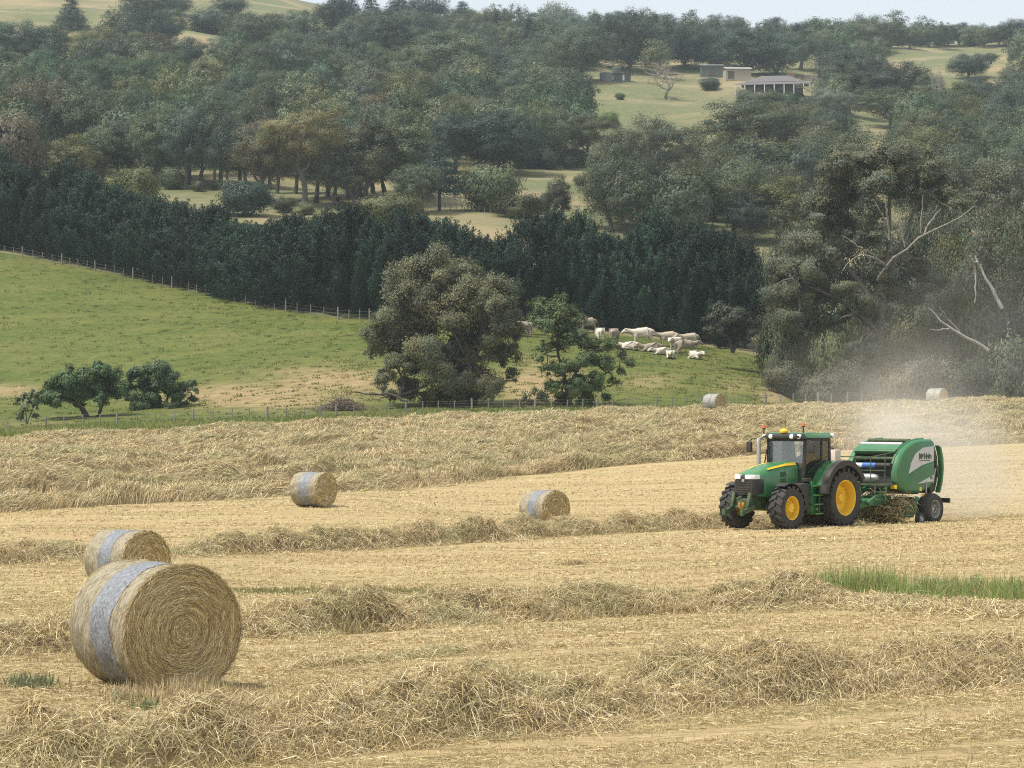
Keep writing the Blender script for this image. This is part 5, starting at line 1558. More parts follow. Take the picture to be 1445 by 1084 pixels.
# the hill far beyond the ridge
_x = np.linspace(-1100, 1100, 90); _pp = CX + F_PX * _x / 1255
_rw = np.interp(_pp, [-2000, 900, 1020, 1070, 1120, 1180, 1230, 1300, 4000], [110, 100, 52, 42, 39, 40, 50, 80, 110])
_rw = _rw + SNoise(91, 14, 3)(_x, _x * 0) * 1.1
_v, _f = [], []
for i, (a, rw) in enumerate(zip(_x, _rw)):
    zc = (HOR - rw) / F_PX * 1255
    _v += [(a, 1215, zc - 45), (a, 1240, zc - 8), (a, 1255, zc), (a, 1280, zc - 30)]
    if i: _f += [((i - 1) * 4 + k, i * 4 + k, i * 4 + k + 1, (i - 1) * 4 + k + 1) for k in range(3)]
M_fh, nt, b = new_mat("far_woodland")
L(nt, ramp(nt, noise(nt, mapping(nt), 0.25, 6, 0.7), [(0.3, (0.03, 0.045, 0.035)), (0.7, (0.08, 0.10, 0.07))]), b.inputs["Base Color"]); b.inputs["Roughness"].default_value = 1.0
tag(link("distant_hill", quads_mesh("distant_hill", _v, _f, smooth=True), M_fh), "blue distant hill just showing beyond the ridge", "hill", kind="structure")
# ------------------------------------------------------------------ tractor and baler
HEAD = math.atan2(-0.743, -0.669)
M_green = simple("tractor_green", (0.022, 0.185, 0.052), 0.34, dirt=0.22, scale=2.0, coat=0.5)
M_bgreen = simple("baler_green", (0.015, 0.155, 0.055), 0.40, dirt=0.20, scale=2.0, coat=0.3)
M_dgreen = simple("chassis_green", (0.012, 0.060, 0.022), 0.6, dirt=0.45, scale=5)
M_yel = simple("wheel_yellow", (0.86, 0.54, 0.015), 0.42, dirt=0.28, dirtcol=(0.45, 0.33, 0.12), scale=4)
M_blk = simple("black_plastic", (0.018, 0.018, 0.02), 0.55, dirt=0.12)
M_rub = simple("tyre_rubber", (0.030, 0.031, 0.034), 0.8, dirt=0.40, dirtcol=(0.16, 0.135, 0.10), scale=5)
M_grey = simple("grey_steel", (0.42, 0.42, 0.42), 0.4, 0.6, dirt=0.25)
M_silv = simple("silver_decal", (0.55, 0.57, 0.60), 0.45, dirt=0.12)
M_whi = simple("white_film", (0.80, 0.81, 0.82), 0.4, dirt=0.12)
M_blu = simple("blue_film", (0.05, 0.16, 0.50), 0.4, dirt=0.1)
M_org = simple("orange_lens", (0.85, 0.14, 0.02), 0.25, dirt=0.0)
M_lamp = simple("lamp_lens", (0.82, 0.84, 0.86), 0.12, dirt=0.05)
M_oil = simple("translucent_tank", (0.70, 0.60, 0.50), 0.5, dirt=0.2)
M_gold = simple("worn_gold", (0.45, 0.26, 0.03), 0.5, dirt=0.4)
M_beige = simple("dusty_plate", (0.26, 0.27, 0.19), 0.6)
M_seat = simple("seat_cloth", (0.03, 0.035, 0.03), 0.9)
M_glass, nt, b = new_mat("cab_glass")
tr = N(nt, "ShaderNodeBsdfTransparent"); tr.inputs[0].default_value = (0.955, 0.985, 0.975, 1)
gl = N(nt, "ShaderNodeBsdfGlossy"); gl.inputs["Roughness"].default_value = 0.03
fr = N(nt, "ShaderNodeFresnel"); fr.inputs[0].default_value = 1.5
ma = N(nt, "ShaderNodeMath", operation='MULTIPLY_ADD'); L(nt, fr.outputs[0], ma.inputs[0]); ma.inputs[1].default_value = 1.5; ma.inputs[2].default_value = 0.05
mx = N(nt, "ShaderNodeMixShader"); L(nt, ma.outputs[0], mx.inputs[0]); L(nt, tr.outputs[0], mx.inputs[1]); L(nt, gl.outputs[0], mx.inputs[2])
L(nt, mx.outputs[0], nt.nodes["Material Output"].inputs[0])

def arc(cx, cz, r, a0, a1, n):
    return [(cx + r * math.cos(R(a0 + (a1 - a0) * i / (n - 1))), cz + r * math.sin(R(a0 + (a1 - a0) * i / (n - 1)))) for i in range(n)]

def wheel(parent, x, y, z, Rw, w, rimr, side, nl, kind):
    o = empty("wheel"); o.parent = parent; o.location = (x, y, z)
    m = MB()
    h = w / 2
    m.lathe([(rimr, -h * .75), (rimr * 1.06, -h * .95), (Rw * .82, -h * 1.02), (Rw * .88, -h * .96), (Rw * (.905 if nl else .97), -h * .6), (Rw * (.91 if nl else .98), 0), (Rw * (.905 if nl else .97), h * .6), (Rw * .88, h * .96), (Rw * .82, h * 1.02), (rimr * 1.06, h * .95), (rimr, h * .75)], 'y', n=56, closed=True)
    if nl:
        for s in (-1, 1):
            for k in range(nl):
                a = 2 * math.pi * (k + (0.5 if s > 0 else 0)) / nl; da = 0.36 * math.pi / nl; sw = 1.15 * math.pi / nl
                P = []
                for rr in (Rw * .86, Rw):
                    P += [(rr, a - da, s * h * 1.0), (rr, a + da, s * h * 1.0), (rr, a + da + sw, -s * h * .06), (rr, a - da + sw, -s * h * .06)]
                P = [((q[0] - (0.05 * Rw if i in (4, 5) else 0)) * math.cos(q[1]), q[2], q[0] * math.sin(q[1]) - 0.0) for i, q in enumerate(P)]
                m.hexa(P)
    m.build("tyre", M_rub, o, sharp=40)
    r = MB(); s = side
    if kind == 'rear':
        prof = [(rimr * 1.03, s * h * .80), (rimr * 1.03, s * h * .88), (rimr * .96, s * h * .86), (rimr * .90, s * h * .55), (rimr * .88, -s * h * .1), (rimr * .74, -s * h * .22), (rimr * .70, -s * h * .02), (rimr * .40, s * h * .0), (rimr * .36, s * h * .16), (rimr * .24, s * h * .18), (rimr * .22, s * h * .34), (0.005, s * h * .36)]
    elif kind == 'front':
        prof = [(rimr * 1.03, s * h * .80), (rimr * 1.03, s * h * .88), (rimr * .95, s * h * .86), (rimr * .88, s * h * .45), (rimr * .84, s * h * .05), (rimr * .62, -s * h * .02), (rimr * .52, s * h * .15), (rimr * .50, s * h * .45), (rimr * .36, s * h * .55), (rimr * .34, s * h * .75), (0.005, s * h * .80)]
    else:
        prof = [(rimr * 1.03, s * h * .80), (rimr * 1.03, s * h * .90), (rimr * .95, s * h * .88), (rimr * .88, s * h * .4), (rimr * .82, s * h * .0), (rimr * .55, s * h * .08), (rimr * .42, s * h * .30), (rimr * .26, s * h * .34), (rimr * .22, s * h * .55), (0.005, s * h * .58)]
    r.lathe(prof, 'y', n=44)
    if kind != 'back':
        for k in range(8):
            a = 2 * math.pi * k / 8; q = rimr * (.30 if kind == 'rear' else .43)
            r.lathe([(0.028, 0), (0.028, s * .045), (0.002, s * .05)], 'y', (q * math.cos(a), s * h * (.17 if kind == 'rear' else .5), q * math.sin(a)), n=8)
        for k in range(6) if kind == 'rear' else ():
            a = 2 * math.pi * k / 6 + .3; q = rimr * .80
            r.box((q * math.cos(a), -s * h * .12, q * math.sin(a)), (.09, .05, .09))
    r.build("rim", M_yel if kind != 'trail' else M_grey, o, sharp=30)
    return o

TX0, TY0 = 9.62, 77.0
HX, HY = math.cos(HEAD), math.sin(HEAD)
tz = (gz(TX0, TY0) + gz(TX0 + HX * 2.8, TY0 + HY * 2.8)) / 2
T = empty("tractor", (TX0, TY0, tz), HEAD)
tag(T, "green tractor with yellow wheels and glazed cab pulling the baler along a hay row", "tractor")

for s in (1, -1):
    wheel(T, 0, s * 0.98, 0.92, 0.93, 0.62, 0.55, s, 20, 'rear')
    wheel(T, 2.77, s * 0.95, 0.67, 0.68, 0.48, 0.36, s, 17, 'front')
# chassis, axles
m = MB()
m.hexa([(-.55, -.30, .62), (2.1, -.26, .58), (2.1, .26, .58), (-.55, .30, .62), (-.55, -.34, 1.25), (2.1, -.28, 1.2), (2.1, .28, 1.2), (-.55, .34, 1.25)])
m.hexa([(2.1, -.22, .62), (3.55, -.20, .66), (3.55, .20, .66), (2.1, .22, .62), (2.1, -.26, 1.05), (3.55, -.22, 1.05), (3.55, .22, 1.05), (2.1, .26, 1.05)])
m.tube([(0, -.9, .92), (0, .9, .92)], .16, 12); m.tube([(2.77, -.85, .67), (2.77, .85, .67)], .11, 10)
m.build("chassis", M_dgreen, T, bevel=.015)
# bonnet
def hsec(x, w, t, bz, sh):
    half = [(0, t), (w * .55, t - .012), (w * .85, t - .06), (w, t - .20), (w * 1.02, (t + bz) / 2 - .05), (w * .97, bz)]
    return [(x, yy, zz) for yy, zz in half] + [(x, -yy, zz) for yy, zz in half[::-1][:-1]]
m = MB().loft([hsec(1.50, .47, 2.08, 1.20, 0), hsec(2.0, .465, 2.06, 1.08, 0), hsec(2.6, .45, 1.99, 1.0, 0), hsec(3.1, .42, 1.89, 1.0, 0), hsec(3.5, .385, 1.79, 1.05, 0), hsec(3.66, .36, 1.71, 1.40, 0)])
hood = m.build("bonnet", M_green, T, sharp=50)
for s in (1, -1):
    m = MB()
    st = [(1.55, 2.045, .40), (2.1, 2.015, .415), (2.7, 1.925, .405), (3.0, 1.865, .385)]
    for i in range(3):
        a, b2 = st[i], st[i + 1]; w0, w1 = .075 * (1 - i * .25), .075 * (1 - (i + 1) * .25)
        m.hexa([(a[0], s * (a[2] + .035), a[1] - w0), (b2[0], s * (b2[2] + .025), b2[1] - w1), (b2[0], s * (b2[2] + .01), b2[1] - w1), (a[0], s * (a[2] + .01), a[1] - w0),
                (a[0], s * (a[2] - .005), a[1] + .012), (b2[0], s * (b2[2] - .015), b2[1] + .010), (b2[0], s * (b2[2] - .05), b2[1]), (a[0], s * (a[2] - .05), a[1])])
    m.build("bonnet_stripe", M_yel, hood, smooth=False)
    for k in range(3):
        for j in range(2):
            MB().box((2.18 + .10 * k, s * .465, 1.70 - j * .20 - .012 * k), (.055, .02, .16), ('Y', R(8))).build("vent", M_blk, hood, bevel=.006)
    for k in range(2):
        MB().box((2.12 + .10 * k, s * .478, 1.28), (.05, .02, .22), ('Y', R(12))).build("vent", M_blk, hood, bevel=.006)
# black nose, wrapping round the corners
m = MB().loft([hsec(3.22, .415, 1.74, 1.12, 0), hsec(3.50, .405, 1.73, 1.08, 0), hsec(3.66, .375, 1.69, 1.06, 0), hsec(3.73, .34, 1.64, 1.08, 0)])
gr = m.build("grille", M_blk, T, sharp=40)
for k in range(5):
    MB().box((3.735, 0, 1.16 + .075 * k), (.02, .56, .018)).build("grille_bar", M_seat, gr)
MB().lathe([(.055, 3.738), (.05, 3.752), (.003, 3.755)], 'x', (0, 0, 1.52), n=18).build("emblem", M_grey, gr)
for s in (1, -1):
    m = MB().hexa([(3.70, s * .10, 1.53), (3.52, s * .415, 1.56), (3.40, s * .42, 1.60), (3.56, s * .10, 1.57), (3.70, s * .10, 1.64), (3.53, s * .405, 1.70), (3.40, s * .41, 1.72), (3.56, s * .10, 1.68)])
    m2 = MB().prism([(3.772, s * .09), (3.735, s * .30), (3.66, s * .385), (3.46, s * .435), (3.44, s * .40), (3.60, s * .09)], 1.565, 1.70, "xy") if True else MB().hexa([(3.765, s * .09, 1.50), (3.60, s * .395, 1.54), (3.44, s * .43, 1.58), (3.60, s * .09, 1.56), (3.735, s * .09, 1.62), (3.59, s * .375, 1.685), (3.44, s * .415, 1.70), (3.60, s * .09, 1.66)])
    m2.build("headlight", M_lamp, T, bevel=.012)
# front hitch and weights
m = MB()
m.box((3.66, 0, .80), (.22, .60, .34))
for s in (1, -1):
    m.box((3.95, s * .34, .62), (.62, .09, .14), ('Y', R(14))); m.box((3.84, s * .30, .92), (.10, .10, .46), ('Y', R(-18))); m.box((4.24, s * .34, .55), (.10, .13, .20))
m.tube([(3.80, -.36, .70), (3.80, .36, .70)], .05, 8); m.tube([(3.84, 0, 1.02), (4.05, 0, .95)], .05, 8)
m.build("front_hitch", M_dgreen, T, bevel=.012)
MB().lathe([(.11, 3.80), (.12, 3.86), (.09, 3.90), (.05, 3.91), (.04, 3.96), (.002, 3.97)], 'x', (0, .02, .76), n=20).build("pto_shield", M_gold, T)
# cab
def pill(a, b2, w=.085, d=.085):
    a, b2 = Vector(a), Vector(b2)
    return MB().hexa([(a.x - d / 2, a.y - w / 2, a.z), (a.x + d / 2, a.y - w / 2, a.z), (a.x + d / 2, a.y + w / 2, a.z), (a.x - d / 2, a.y + w / 2, a.z), (b2.x - d / 2, b2.y - w / 2, b2.z), (b2.x + d / 2, b2.y - w / 2, b2.z), (b2.x + d / 2, b2.y + w / 2, b2.z), (b2.x - d / 2, b2.y + w / 2, b2.z)])
m = MB()
fl = []
for s in (1, -1):
    for a, b2, w in (((1.50, s * .66, 1.28), (1.42, s * .70, 2.78), .10), ((.62, s * .70, 1.30), (.60, s * .73, 2.78), .07), ((.02, s * .64, 1.75), (.14, s * .69, 2.78), .11)):
        q = pill(a, b2, .09, w); m.add(q.v, q.f)
    q = MB().box((1.06, s * .69, 1.26), (.95, .07, .10)); m.add(q.v, q.f)
    q = MB().box((.32, s * .69, 1.86), (.62, .07, .09)); m.add(q.v, q.f)
    q = MB().box((.78, s * .72, 2.76), (1.30, .07, .09)); m.add(q.v, q.f)
m.box((1.47, 0, 1.30), (.10, 1.32, .10)); m.box((1.42, 0, 2.76), (.12, 1.38, .10)); m.box((.10, 0, 2.76), (.12, 1.36, .10)); m.box((.02, 0, 1.76), (.10, 1.26, .10))
m.build("cab_frame", M_blk, T, bevel=.015)
MB().box((.75, 0, 1.18), (1.56, 1.40, .22)).build("cab_floor", M_blk, T, bevel=.02)
def pane(name, p, label=None):
    m = MB(); n = (Vector(p[1]) - Vector(p[0])).cross(Vector(p[2]) - Vector(p[0])).normalized() * .008
    vs = [tuple(Vector(q) - n) for q in p] + [tuple(Vector(q) + n) for q in p]
    m.hexa(vs); o = m.build(name, M_glass, T, smooth=False); 
    return o
pane("windscreen", [(1.50, -.61, 1.35), (1.50, .61, 1.35), (1.43, .65, 2.71), (1.43, -.65, 2.71)])
pane("rear_window", [(.03, -.59, 1.81), (.03, .59, 1.81), (.13, .63, 2.71), (.13, -.63, 2.71)])
for s in (1, -1):
    dg = pane("door_window", [(1.45, s * .685, 1.31), (.66, s * .715, 1.31), (.64, s * .735, 2.71), (1.38, s * .715, 2.71)])
    h = MB().lathe([(.05, .0), (.05, .03), (.03, .03), (.03, 0)], 'y', (.80, s * .73, 1.62), n=14, closed=True).build("handle", M_blk, dg)
    pane("side_window", [(.58, s * .70, 1.91), (.08, s * .665, 1.91), (.18, s * .705, 2.71), (.57, s * .735, 2.71)])
# roof
def rsec(x, w, z0, z1): 
    return [(x, -w, z0), (x, -w * .99, z0 + .06), (x, -w * .88, z1), (x, w * .88, z1), (x, w * .99, z0 + .06), (x, w, z0)]
MB().loft([rsec(-.04, .72, 2.83, 2.90), rsec(.06, .80, 2.81, 2.97), rsec(1.2, .82, 2.81, 2.99), rsec(1.52, .80, 2.82, 2.96)]).build("roof", M_green, T, sharp=40)
vis = MB().loft([rsec(1.50, .81, 2.78, 2.955), rsec(1.70, .76, 2.80, 2.93), rsec(1.76, .70, 2.82, 2.89)]).build("roof_visor", M_blk, T, sharp=40)
for yy in (-.66, -.40, .40, .66):
    MB().lathe([(.075, 1.73 - abs(yy) * .10), (.075, 1.80 - abs(yy) * .10), (.055, 1.815 - abs(yy) * .10), (.002, 1.82 - abs(yy) * .10)], 'x', (0, yy, 2.86), n=16).build("work_light", M_lamp, T)
for s in (1, -1):
    MB().box((.05, s * .78, 2.90), (.10, .12, .10)).build("work_light", M_lamp, T, bevel=.02)
for (bx, by, hh) in ((1.42, .62, .20), (1.50, -.84, .13)):
    bc = empty("beacon"); bc.parent = T; bc.location = (bx, by, 2.95)
    MB().tube([(0, 0, -.10), (0, 0, hh)], .022, 8).lathe([(.055, hh), (.055, hh + .04)], 'z', n=14).build("beacon_stalk", M_blk, bc)
    MB().lathe([(.002, hh + .04), (.046, hh + .04), (.047, hh + .10), (.034, hh + .13), (.002, hh + .135)], 'z', n=16).build("beacon_lens", M_org, bc)
MB().lathe([(.002, 2.96), (.10, 2.96), (.13, 2.985), (.135, 3.03), (.10, 3.09), (.035, 3.11), (.002, 3.112)], 'z', (1.56, -.02, 0), n=22).build("receiver_dome", M_yel, T)
MB().tube([(1.25, -.2, 2.96), (1.22, -.2, 3.45)], .009, 5).build("antenna", M_blk, T)
# exhaust, mirrors
MB().tube([(1.78, -.84, 1.55), (1.78, -.84, 2.60), (1.76, -.86, 2.70), (1.66, -.93, 2.76)], [.065, .065, .065, .06], 12).build("exhaust_pipe", M_grey, T)
MB().tube([(1.62, -.72, 1.50), (1.60, -.74, 2.0), (1.50, -.72, 2.45)], .02, 8).build("grab_rail", M_blk, T)
for s in (1, -1):
    mm = empty("mirror"); mm.parent = T
    if s < 0:
        MB().tube([(1.52, -.78, 2.78), (1.58, -1.25, 2.78), (1.62, -1.32, 2.70)], .018, 8).build("mirror_arm", M_blk, mm)
        MB().box((1.62, -1.32, 2.52), (.08, .20, .34)).build("mirror_glass", M_blk, mm, bevel=.03)
    else:
        MB().tube([(1.46, .74, 2.74), (1.56, .98, 2.74), (1.56, 1.02, 2.70)], .018, 8).build("mirror_arm", M_blk, mm)
        MB().box((1.56, 1.02, 2.52), (.08, .24, .36)).build("mirror_glass", M_blk, mm, bevel=.03)
# seat, wheel, console
MB().box((.62, 0, 1.55), (.50, .50, .14)).box((.40, 0, 1.86), (.12, .44, .56), ('Y', R(-8))).box((.6, 0, 1.38), (.3, .3, .2)).build("seat", M_seat, T, bevel=.03)
MB().lathe([(.20, 0), (.22, .02), (.20, .04), (.18, .02)], 'z', (0, 0, 0), n=22, closed=True).build("steering_wheel", M_blk, T).matrix_basis = Matrix.Translation((1.12, 0, 1.82)) @ Matrix.Rotation(R(-28), 4, 'Y')
MB().tube([(1.34, 0, 1.30), (1.12, 0, 1.82)], .06, 10).box((1.36, 0, 1.62), (.14, .5, .38)).build("console", M_blk, T, bevel=.02)
# rear fenders: green shell with a black lip
for s in (1, -1):
    def fsec(r0, r1, y0, y1, a0=12, a1=168, n=22):
        m = MB(); ao = arc(0, .92, r1, a0, a1, n); ai = arc(0, .92, r0, a0, a1, n)
        secs = [[(p[0], y0, p[1]), (p[0], y1, p[1]), (q[0], y1, q[1]), (q[0], y0, q[1])] for p, q in zip(ao, ai)]
        return m.loft(secs)
    fd_ = fsec(1.02, 1.17, s * .62, s * 1.06, 20, 172).build("rear_fender", M_green, T, sharp=45)
    fsec(1.015, 1.185, s * 1.063, s * 1.30, 8, 150).build("fender_lip", M_blk, fd_, sharp=45)
    MB().prism([(-.2, 1.0)] + [(p[0], p[1]) for p in arc(0, .92, 1.10, 95, 175, 10)] + [(-.9 * 0 + .0, .95)], s * .56, s * .64).build("fender_side", M_green, fd_) if False else None
    m = MB().hexa([(.72, s * .60, 1.05), (1.12, s * .60, 1.05), (1.12, s * .74, 1.05), (.72, s * .74, 1.05), (.30, s * .60, 2.05), (.62, s * .60, 1.60), (.62, s * .72, 1.60), (.30, s * .72, 2.05)])
    m.build("fender_panel", M_green, fd_, bevel=.02)
    MB().loft([[(p[0], s * .76, p[1]), (p[0], s * 1.13, p[1]), (q[0], s * 1.13, q[1]), (q[0], s * .76, q[1])] for p, q in zip(arc(2.77, .67, .775, 62, 176, 16), arc(2.77, .67, .75, 62, 176, 16))]).build("front_fender", M_blk, T, sharp=45)
# tank and steps
MB().box((1.72, .70, .98), (.50, .46, .86)).build("fuel_tank", M_blk, T, bevel=.08)
MB().box((1.55, -.72, .95), (.9, .44, .72)).build("side_tank", M_blk, T, bevel=.08)
m = MB()
for xx in (.98, 1.40):
    m.box((xx, .92, .95), (.05, .05, 1.05), None)
for k in range(4):
    m.box((1.19, .96, .45 + .29 * k), (.44, .26 - .03 * k, .045))
m.box((1.19, .82, .95), (.40, .03, 1.0))
m.build("cab_steps", M_green, T, bevel=.006)
MB().box((1.48, .80, 1.50), (.34, .16, .12)).build("battery_cover", M_blk, T, bevel=.03)
m = MB()
for s in (1, -1): m.box((-.85, s * .38, .72), (.9, .08, .12), ('Y', R(8)))
m.box((-.95, 0, .50), (1.0, .12, .10)); m.box((-.55, 0, 1.0), (.25, .6, .6))
m.build("rear_hitch", M_dgreen, T, bevel=.01)

# driver
def driver():
    nd = [(.62, 0, 1.70), (.56, 0, 1.95), (.54, 0, 2.15), (.55, 0, 2.27), (.57, 0, 2.40), (.59, 0, 2.50)]
    rd = [(.17, .15), (.18, .13), (.17, .12), .06, (.085, .10), .08]
    ed = [(0, 1), (1, 2), (2, 3), (3, 4), (4, 5)]
    for s in (1, -1):
        k = len(nd); nd += [(.54, s * .20, 2.15), (.66, s * .27, 1.92), (.90, s * .20, 1.88), (1.02, s * .17, 1.88)]; rd += [.075, .055, .042, .05]; ed += [(2, k), (k, k + 1), (k + 1, k + 2), (k + 2, k + 3)]
        k = len(nd); nd += [(.66, s * .10, 1.68), (1.02, s * .14, 1.70), (1.10, s * .14, 1.36), (1.22, s * .14, 1.33)]; rd += [.11, .085, .06, .05]; ed += [(0, k), (k, k + 1), (k + 1, k + 2), (k + 2, k + 3)]
    me = skin_mesh("person", nd, ed, rd, 2)
    m, nt, b = new_mat("person_skin_and_clothes")
    sep = N(nt, "ShaderNodeSeparateXYZ"); tc = N(nt, "ShaderNodeTexCoord"); L(nt, tc.outputs["Object"], sep.inputs[0])
    f = ramp(nt, sep.outputs["Z"], [(0.0, (0.06, 0.07, 0.10)), (1.0, (0.06, 0.07, 0.10))])
    def step(thr, sock, gt=True):
        n = N(nt, "ShaderNodeMath", operation='GREATER_THAN' if gt else 'LESS_THAN'); L(nt, sock, n.inputs[0]); n.inputs[1].default_value = thr; return n.outputs[0]
    c = mixrgb(nt, step(1.78, sep.outputs["Z"]), (0.05, 0.055, 0.08), (0.07, 0.13, 0.26))
    c = mixrgb(nt, step(2.29, sep.outputs["Z"]), c, (0.45, 0.27, 0.19))
    hn = N(nt, "ShaderNodeMath", operation='MULTIPLY'); L(nt, step(.86, sep.outputs["X"]), hn.inputs[0]); L(nt, step(1.8, sep.outputs["Z"]), hn.inputs[1])
    L(nt, mixrgb(nt, hn.outputs[0], c, (0.45, 0.27, 0.19)), b.inputs["Base Color"]); b.inputs["Roughness"].default_value = 0.8
    o = link("person", me, m); o.location = T.location; o.rotation_euler = T.rotation_euler
    cap = MB().lathe([(.098, 2.475), (.10, 2.52), (.075, 2.575), (.002, 2.59)], 'z', (.575, 0, 0), n=18).box((.69, 0, 2.485), (.13, .15, .015)).build("cap", M_dgreen, o)
    for s in (1, -1): MB().lathe([(.012, .655), (.008, .664), (.001, .668)], 'x', (0, s * .034, 2.435), n=8).build("eye", M_blk, o)
    MB().lathe([(.018, .655), (.014, .685), (.002, .692)], 'x', (0, 0, 2.405), n=8).build("nose", m, o)
    return tag(o, "driver in a blue shirt and dark cap seated at the tractor's wheel", "person")
driver()

# ------------------------------------------------------------------ baler
BD = 5.15
BX, BY = TX0 - HX * BD, TY0 - HY * BD
B = empty("round_baler", (BX, BY, gz(BX, BY)), HEAD)
tag(B, "green round baler with a silver side decal, trailing in the dust behind the tractor", "baler")
for s in (1, -1):
    wheel(B, 0, s * 1.12, .52, .53, .46, .29, s, 0, 'trail').name = "wheel"
m = MB().tube([(0, -1.0, .52), (0, 1.0, .52)], .08, 10)
m.box((.5, 0, .72), (2.2, .12, .14)); m.box((.9, 0, .78), (.14, 1.9, .12))
m.build("axle_frame", M_dgreen, B, bevel=.01)
OUT = [(1.86, 1.46), (1.88, 1.75), (1.80, 2.02), (1.64, 2.28), (1.40, 2.50), (1.10, 2.66), (.75, 2.77), (.35, 2.82), (-.05, 2.83), (-.33, 2.82), (-.46, 2.74), (-.50, 2.5), (-.48, 1.95), (-.44, 1.45), (-.25, 1.24), (.15, 1.10), (.55, 1.05), (.95, 1.07), (1.30, 1.10), (1.62, 1.22)]
def scaled(pts, k, c=(.65, 1.95)): return [(c[0] + (p[0] - c[0]) * k, c[1] + (p[1] - c[1]) * k) for p in pts]
for s in (1, -1):
    m = MB()
    a = [(p[0], s * .80, p[1]) for p in OUT]; a1 = [(p[0], s * .93, p[1]) for p in OUT]; b1 = [(p[0], s * 1.0, p[1]) for p in scaled(OUT, .955)]; c1 = [(p[0], s * 1.025, p[1]) for p in scaled(OUT, .91)]
    sp = m.loft([a, a1, b1, c1]).build("side_panel", M_bgreen, B, sharp=25)
    YD = 1.028
    dec = [(1.18, 1.70), (1.08, 1.92), (1.02, 2.06), (.76, 2.36), (.30, 2.55), (-.36, 2.60), (-.36, 2.10), (.35, 1.975), (.94, 1.78)]
    MB().prism([(p[0], p[1]) for p in dec], s * YD, s * (YD + .006)).build("decal", M_silv, sp, smooth=False)
    MB().prism([(.64, 1.36), (-.36, 1.64), (-.34, 1.42)], s * YD, s * (YD + .006)).build("decal", M_silv, sp, smooth=False)
    # raised swage between the two
    m = MB().prism([(1.18, 1.58), (.90, 1.72), (.35, 1.92), (-.36, 2.04), (-.36, 1.95), (.35, 1.83), (.90, 1.63)], s * YD, s * (YD + .012)); m.build("swage", M_bgreen, sp, bevel=.005)
# lettering
def text_piece(body, size, x, z, bold=0.0, ex=.004):
    cu = bpy.data.curves.new("txt", 'FONT'); cu.body = body; cu.size = size; cu.extrude = ex; cu.offset = bold; cu.align_x = 'LEFT'
    ob = bpy.data.objects.new("txt", cu); COL.objects.link(ob)
    dg = bpy.context.evaluated_depsgraph_get(); dg.update()
    me = bpy.data.meshes.new_from_object(ob.evaluated_get(dg))
    vs = [(x - v.co.x, v.co.z, z + v.co.y) for v in me.vertices]; fs = [tuple(p.vertices) for p in me.polygons]
    w = max(v.co.x for v in me.vertices)
    bpy.data.objects.remove(ob); bpy.data.curves.remove(cu); bpy.data.meshes.remove(me)
    return vs, fs, w
def lettering(name, pieces, mat, parent):
    m = MB()
    for body, size, x, z, bold in pieces:
        vs, fs, w = text_piece(body, size, x, z, bold); m.add([(a, b2 + 1.042, c) for a, b2, c in vs], fs)
    return m.build(name, mat, parent, smooth=False)
_side = [o for o in B.children if o.name.startswith("side_panel")][0]
lettering("lettering", [("M", .25, .55, 2.18, .012), ("c", .15, .345, 2.26, .008), ("Hale", .25, .255, 2.18, .012)], M_dgreen, _side)
lettering("lettering", [("V6", .13, -.14, 1.49, .006)], M_dgreen, _side)
MB().box((.20, 1.042, 2.12), (.66, .008, .018)).build("underline", M_dgreen, _side, smooth=False)
# chamber, tailgate and rollers
m = MB()
ch = [(1.45, 1.2), (1.30, 2.0), (.9, 2.5), (.1, 2.72), (-.45, 2.6), (-.45, 1.2), (.3, 1.0)]
m.prism(ch, -.80, .80); m.build("chamber", M_blk, B, smooth=False)
tg_ = [(-.40, 2.80), (-.62, 2.76), (-.85, 2.55), (-1.0, 2.2), (-1.03, 1.8), (-.97, 1.4), (-.85, 1.08), (-.62, 1.0), (-.48, 1.2)]
tgo = MB().prism(tg_, -.78, .78).build("tailgate", M_dgreen, B, bevel=.03)
for s in (1, -1):
    o2 = [(p[0], s * .80, p[1]) for p in tg_]; o3 = [(p[0], s * .96, p[1]) for p in scaled(tg_, .95, (-.72, 1.9))]
    rim_ = [(-.78, 2.62), (-.95, 2.55), (-1.08, 2.2), (-1.11, 1.8), (-1.03, 1.35), (-.88, 1.02), (-.80, 1.06), (-.94, 1.40), (-1.0, 1.8), (-.97, 2.18), (-.86, 2.48)]
    MB().prism(rim_, s * .80, s * .97).build("tailgate_rim", M_bgreen, tgo, bevel=.02)
    MB().tube([(-.50, s * .90, 2.62), (-.86, s * .90, 1.55)], [.05, .05], 8).build("gate_ram", M_dgreen, tgo)
    MB().tube([(-.46, s * .92, 1.35), (-.60, s * .94, 1.85)], .035, 8).build("gate_strut", M_grey, tgo)
for k, (xx, zz, rr) in enumerate([(1.52, 2.42, .09), (1.18, 2.66, .08), (.75, 2.78, .07), (1.62, 2.20, .06)]):
    MB().tube([(xx, -.80, zz), (xx, .80, zz)], rr, 14).build("roller", M_dgreen if k != 1 else M_grey, B)
MB().hexa([(1.25, -.80, 2.62), (1.60, -.80, 2.40), (1.60, .80, 2.40), (1.25, .80, 2.62), (1.22, -.80, 2.68), (1.66, -.80, 2.44), (1.66, .80, 2.44), (1.22, .80, 2.68)]).build("hood_plate", M_bgreen, B, smooth=False)
m = MB()
for s in (1, -1):
    a = [(p[0], s * .80, p[1]) for p in OUT[2:9]]
    m.tube(a, .045, 8)
m.build("front_arch", M_bgreen, B)
MB().tube([(1.86, -.78, 1.98), (1.86, -.30, 1.98)], .075, 16).build("net_roll", M_whi, B)
MB().tube([(1.86, -.29, 1.98), (1.86, .22, 1.98)], .085, 16).build("net_roll", M_blu, B)
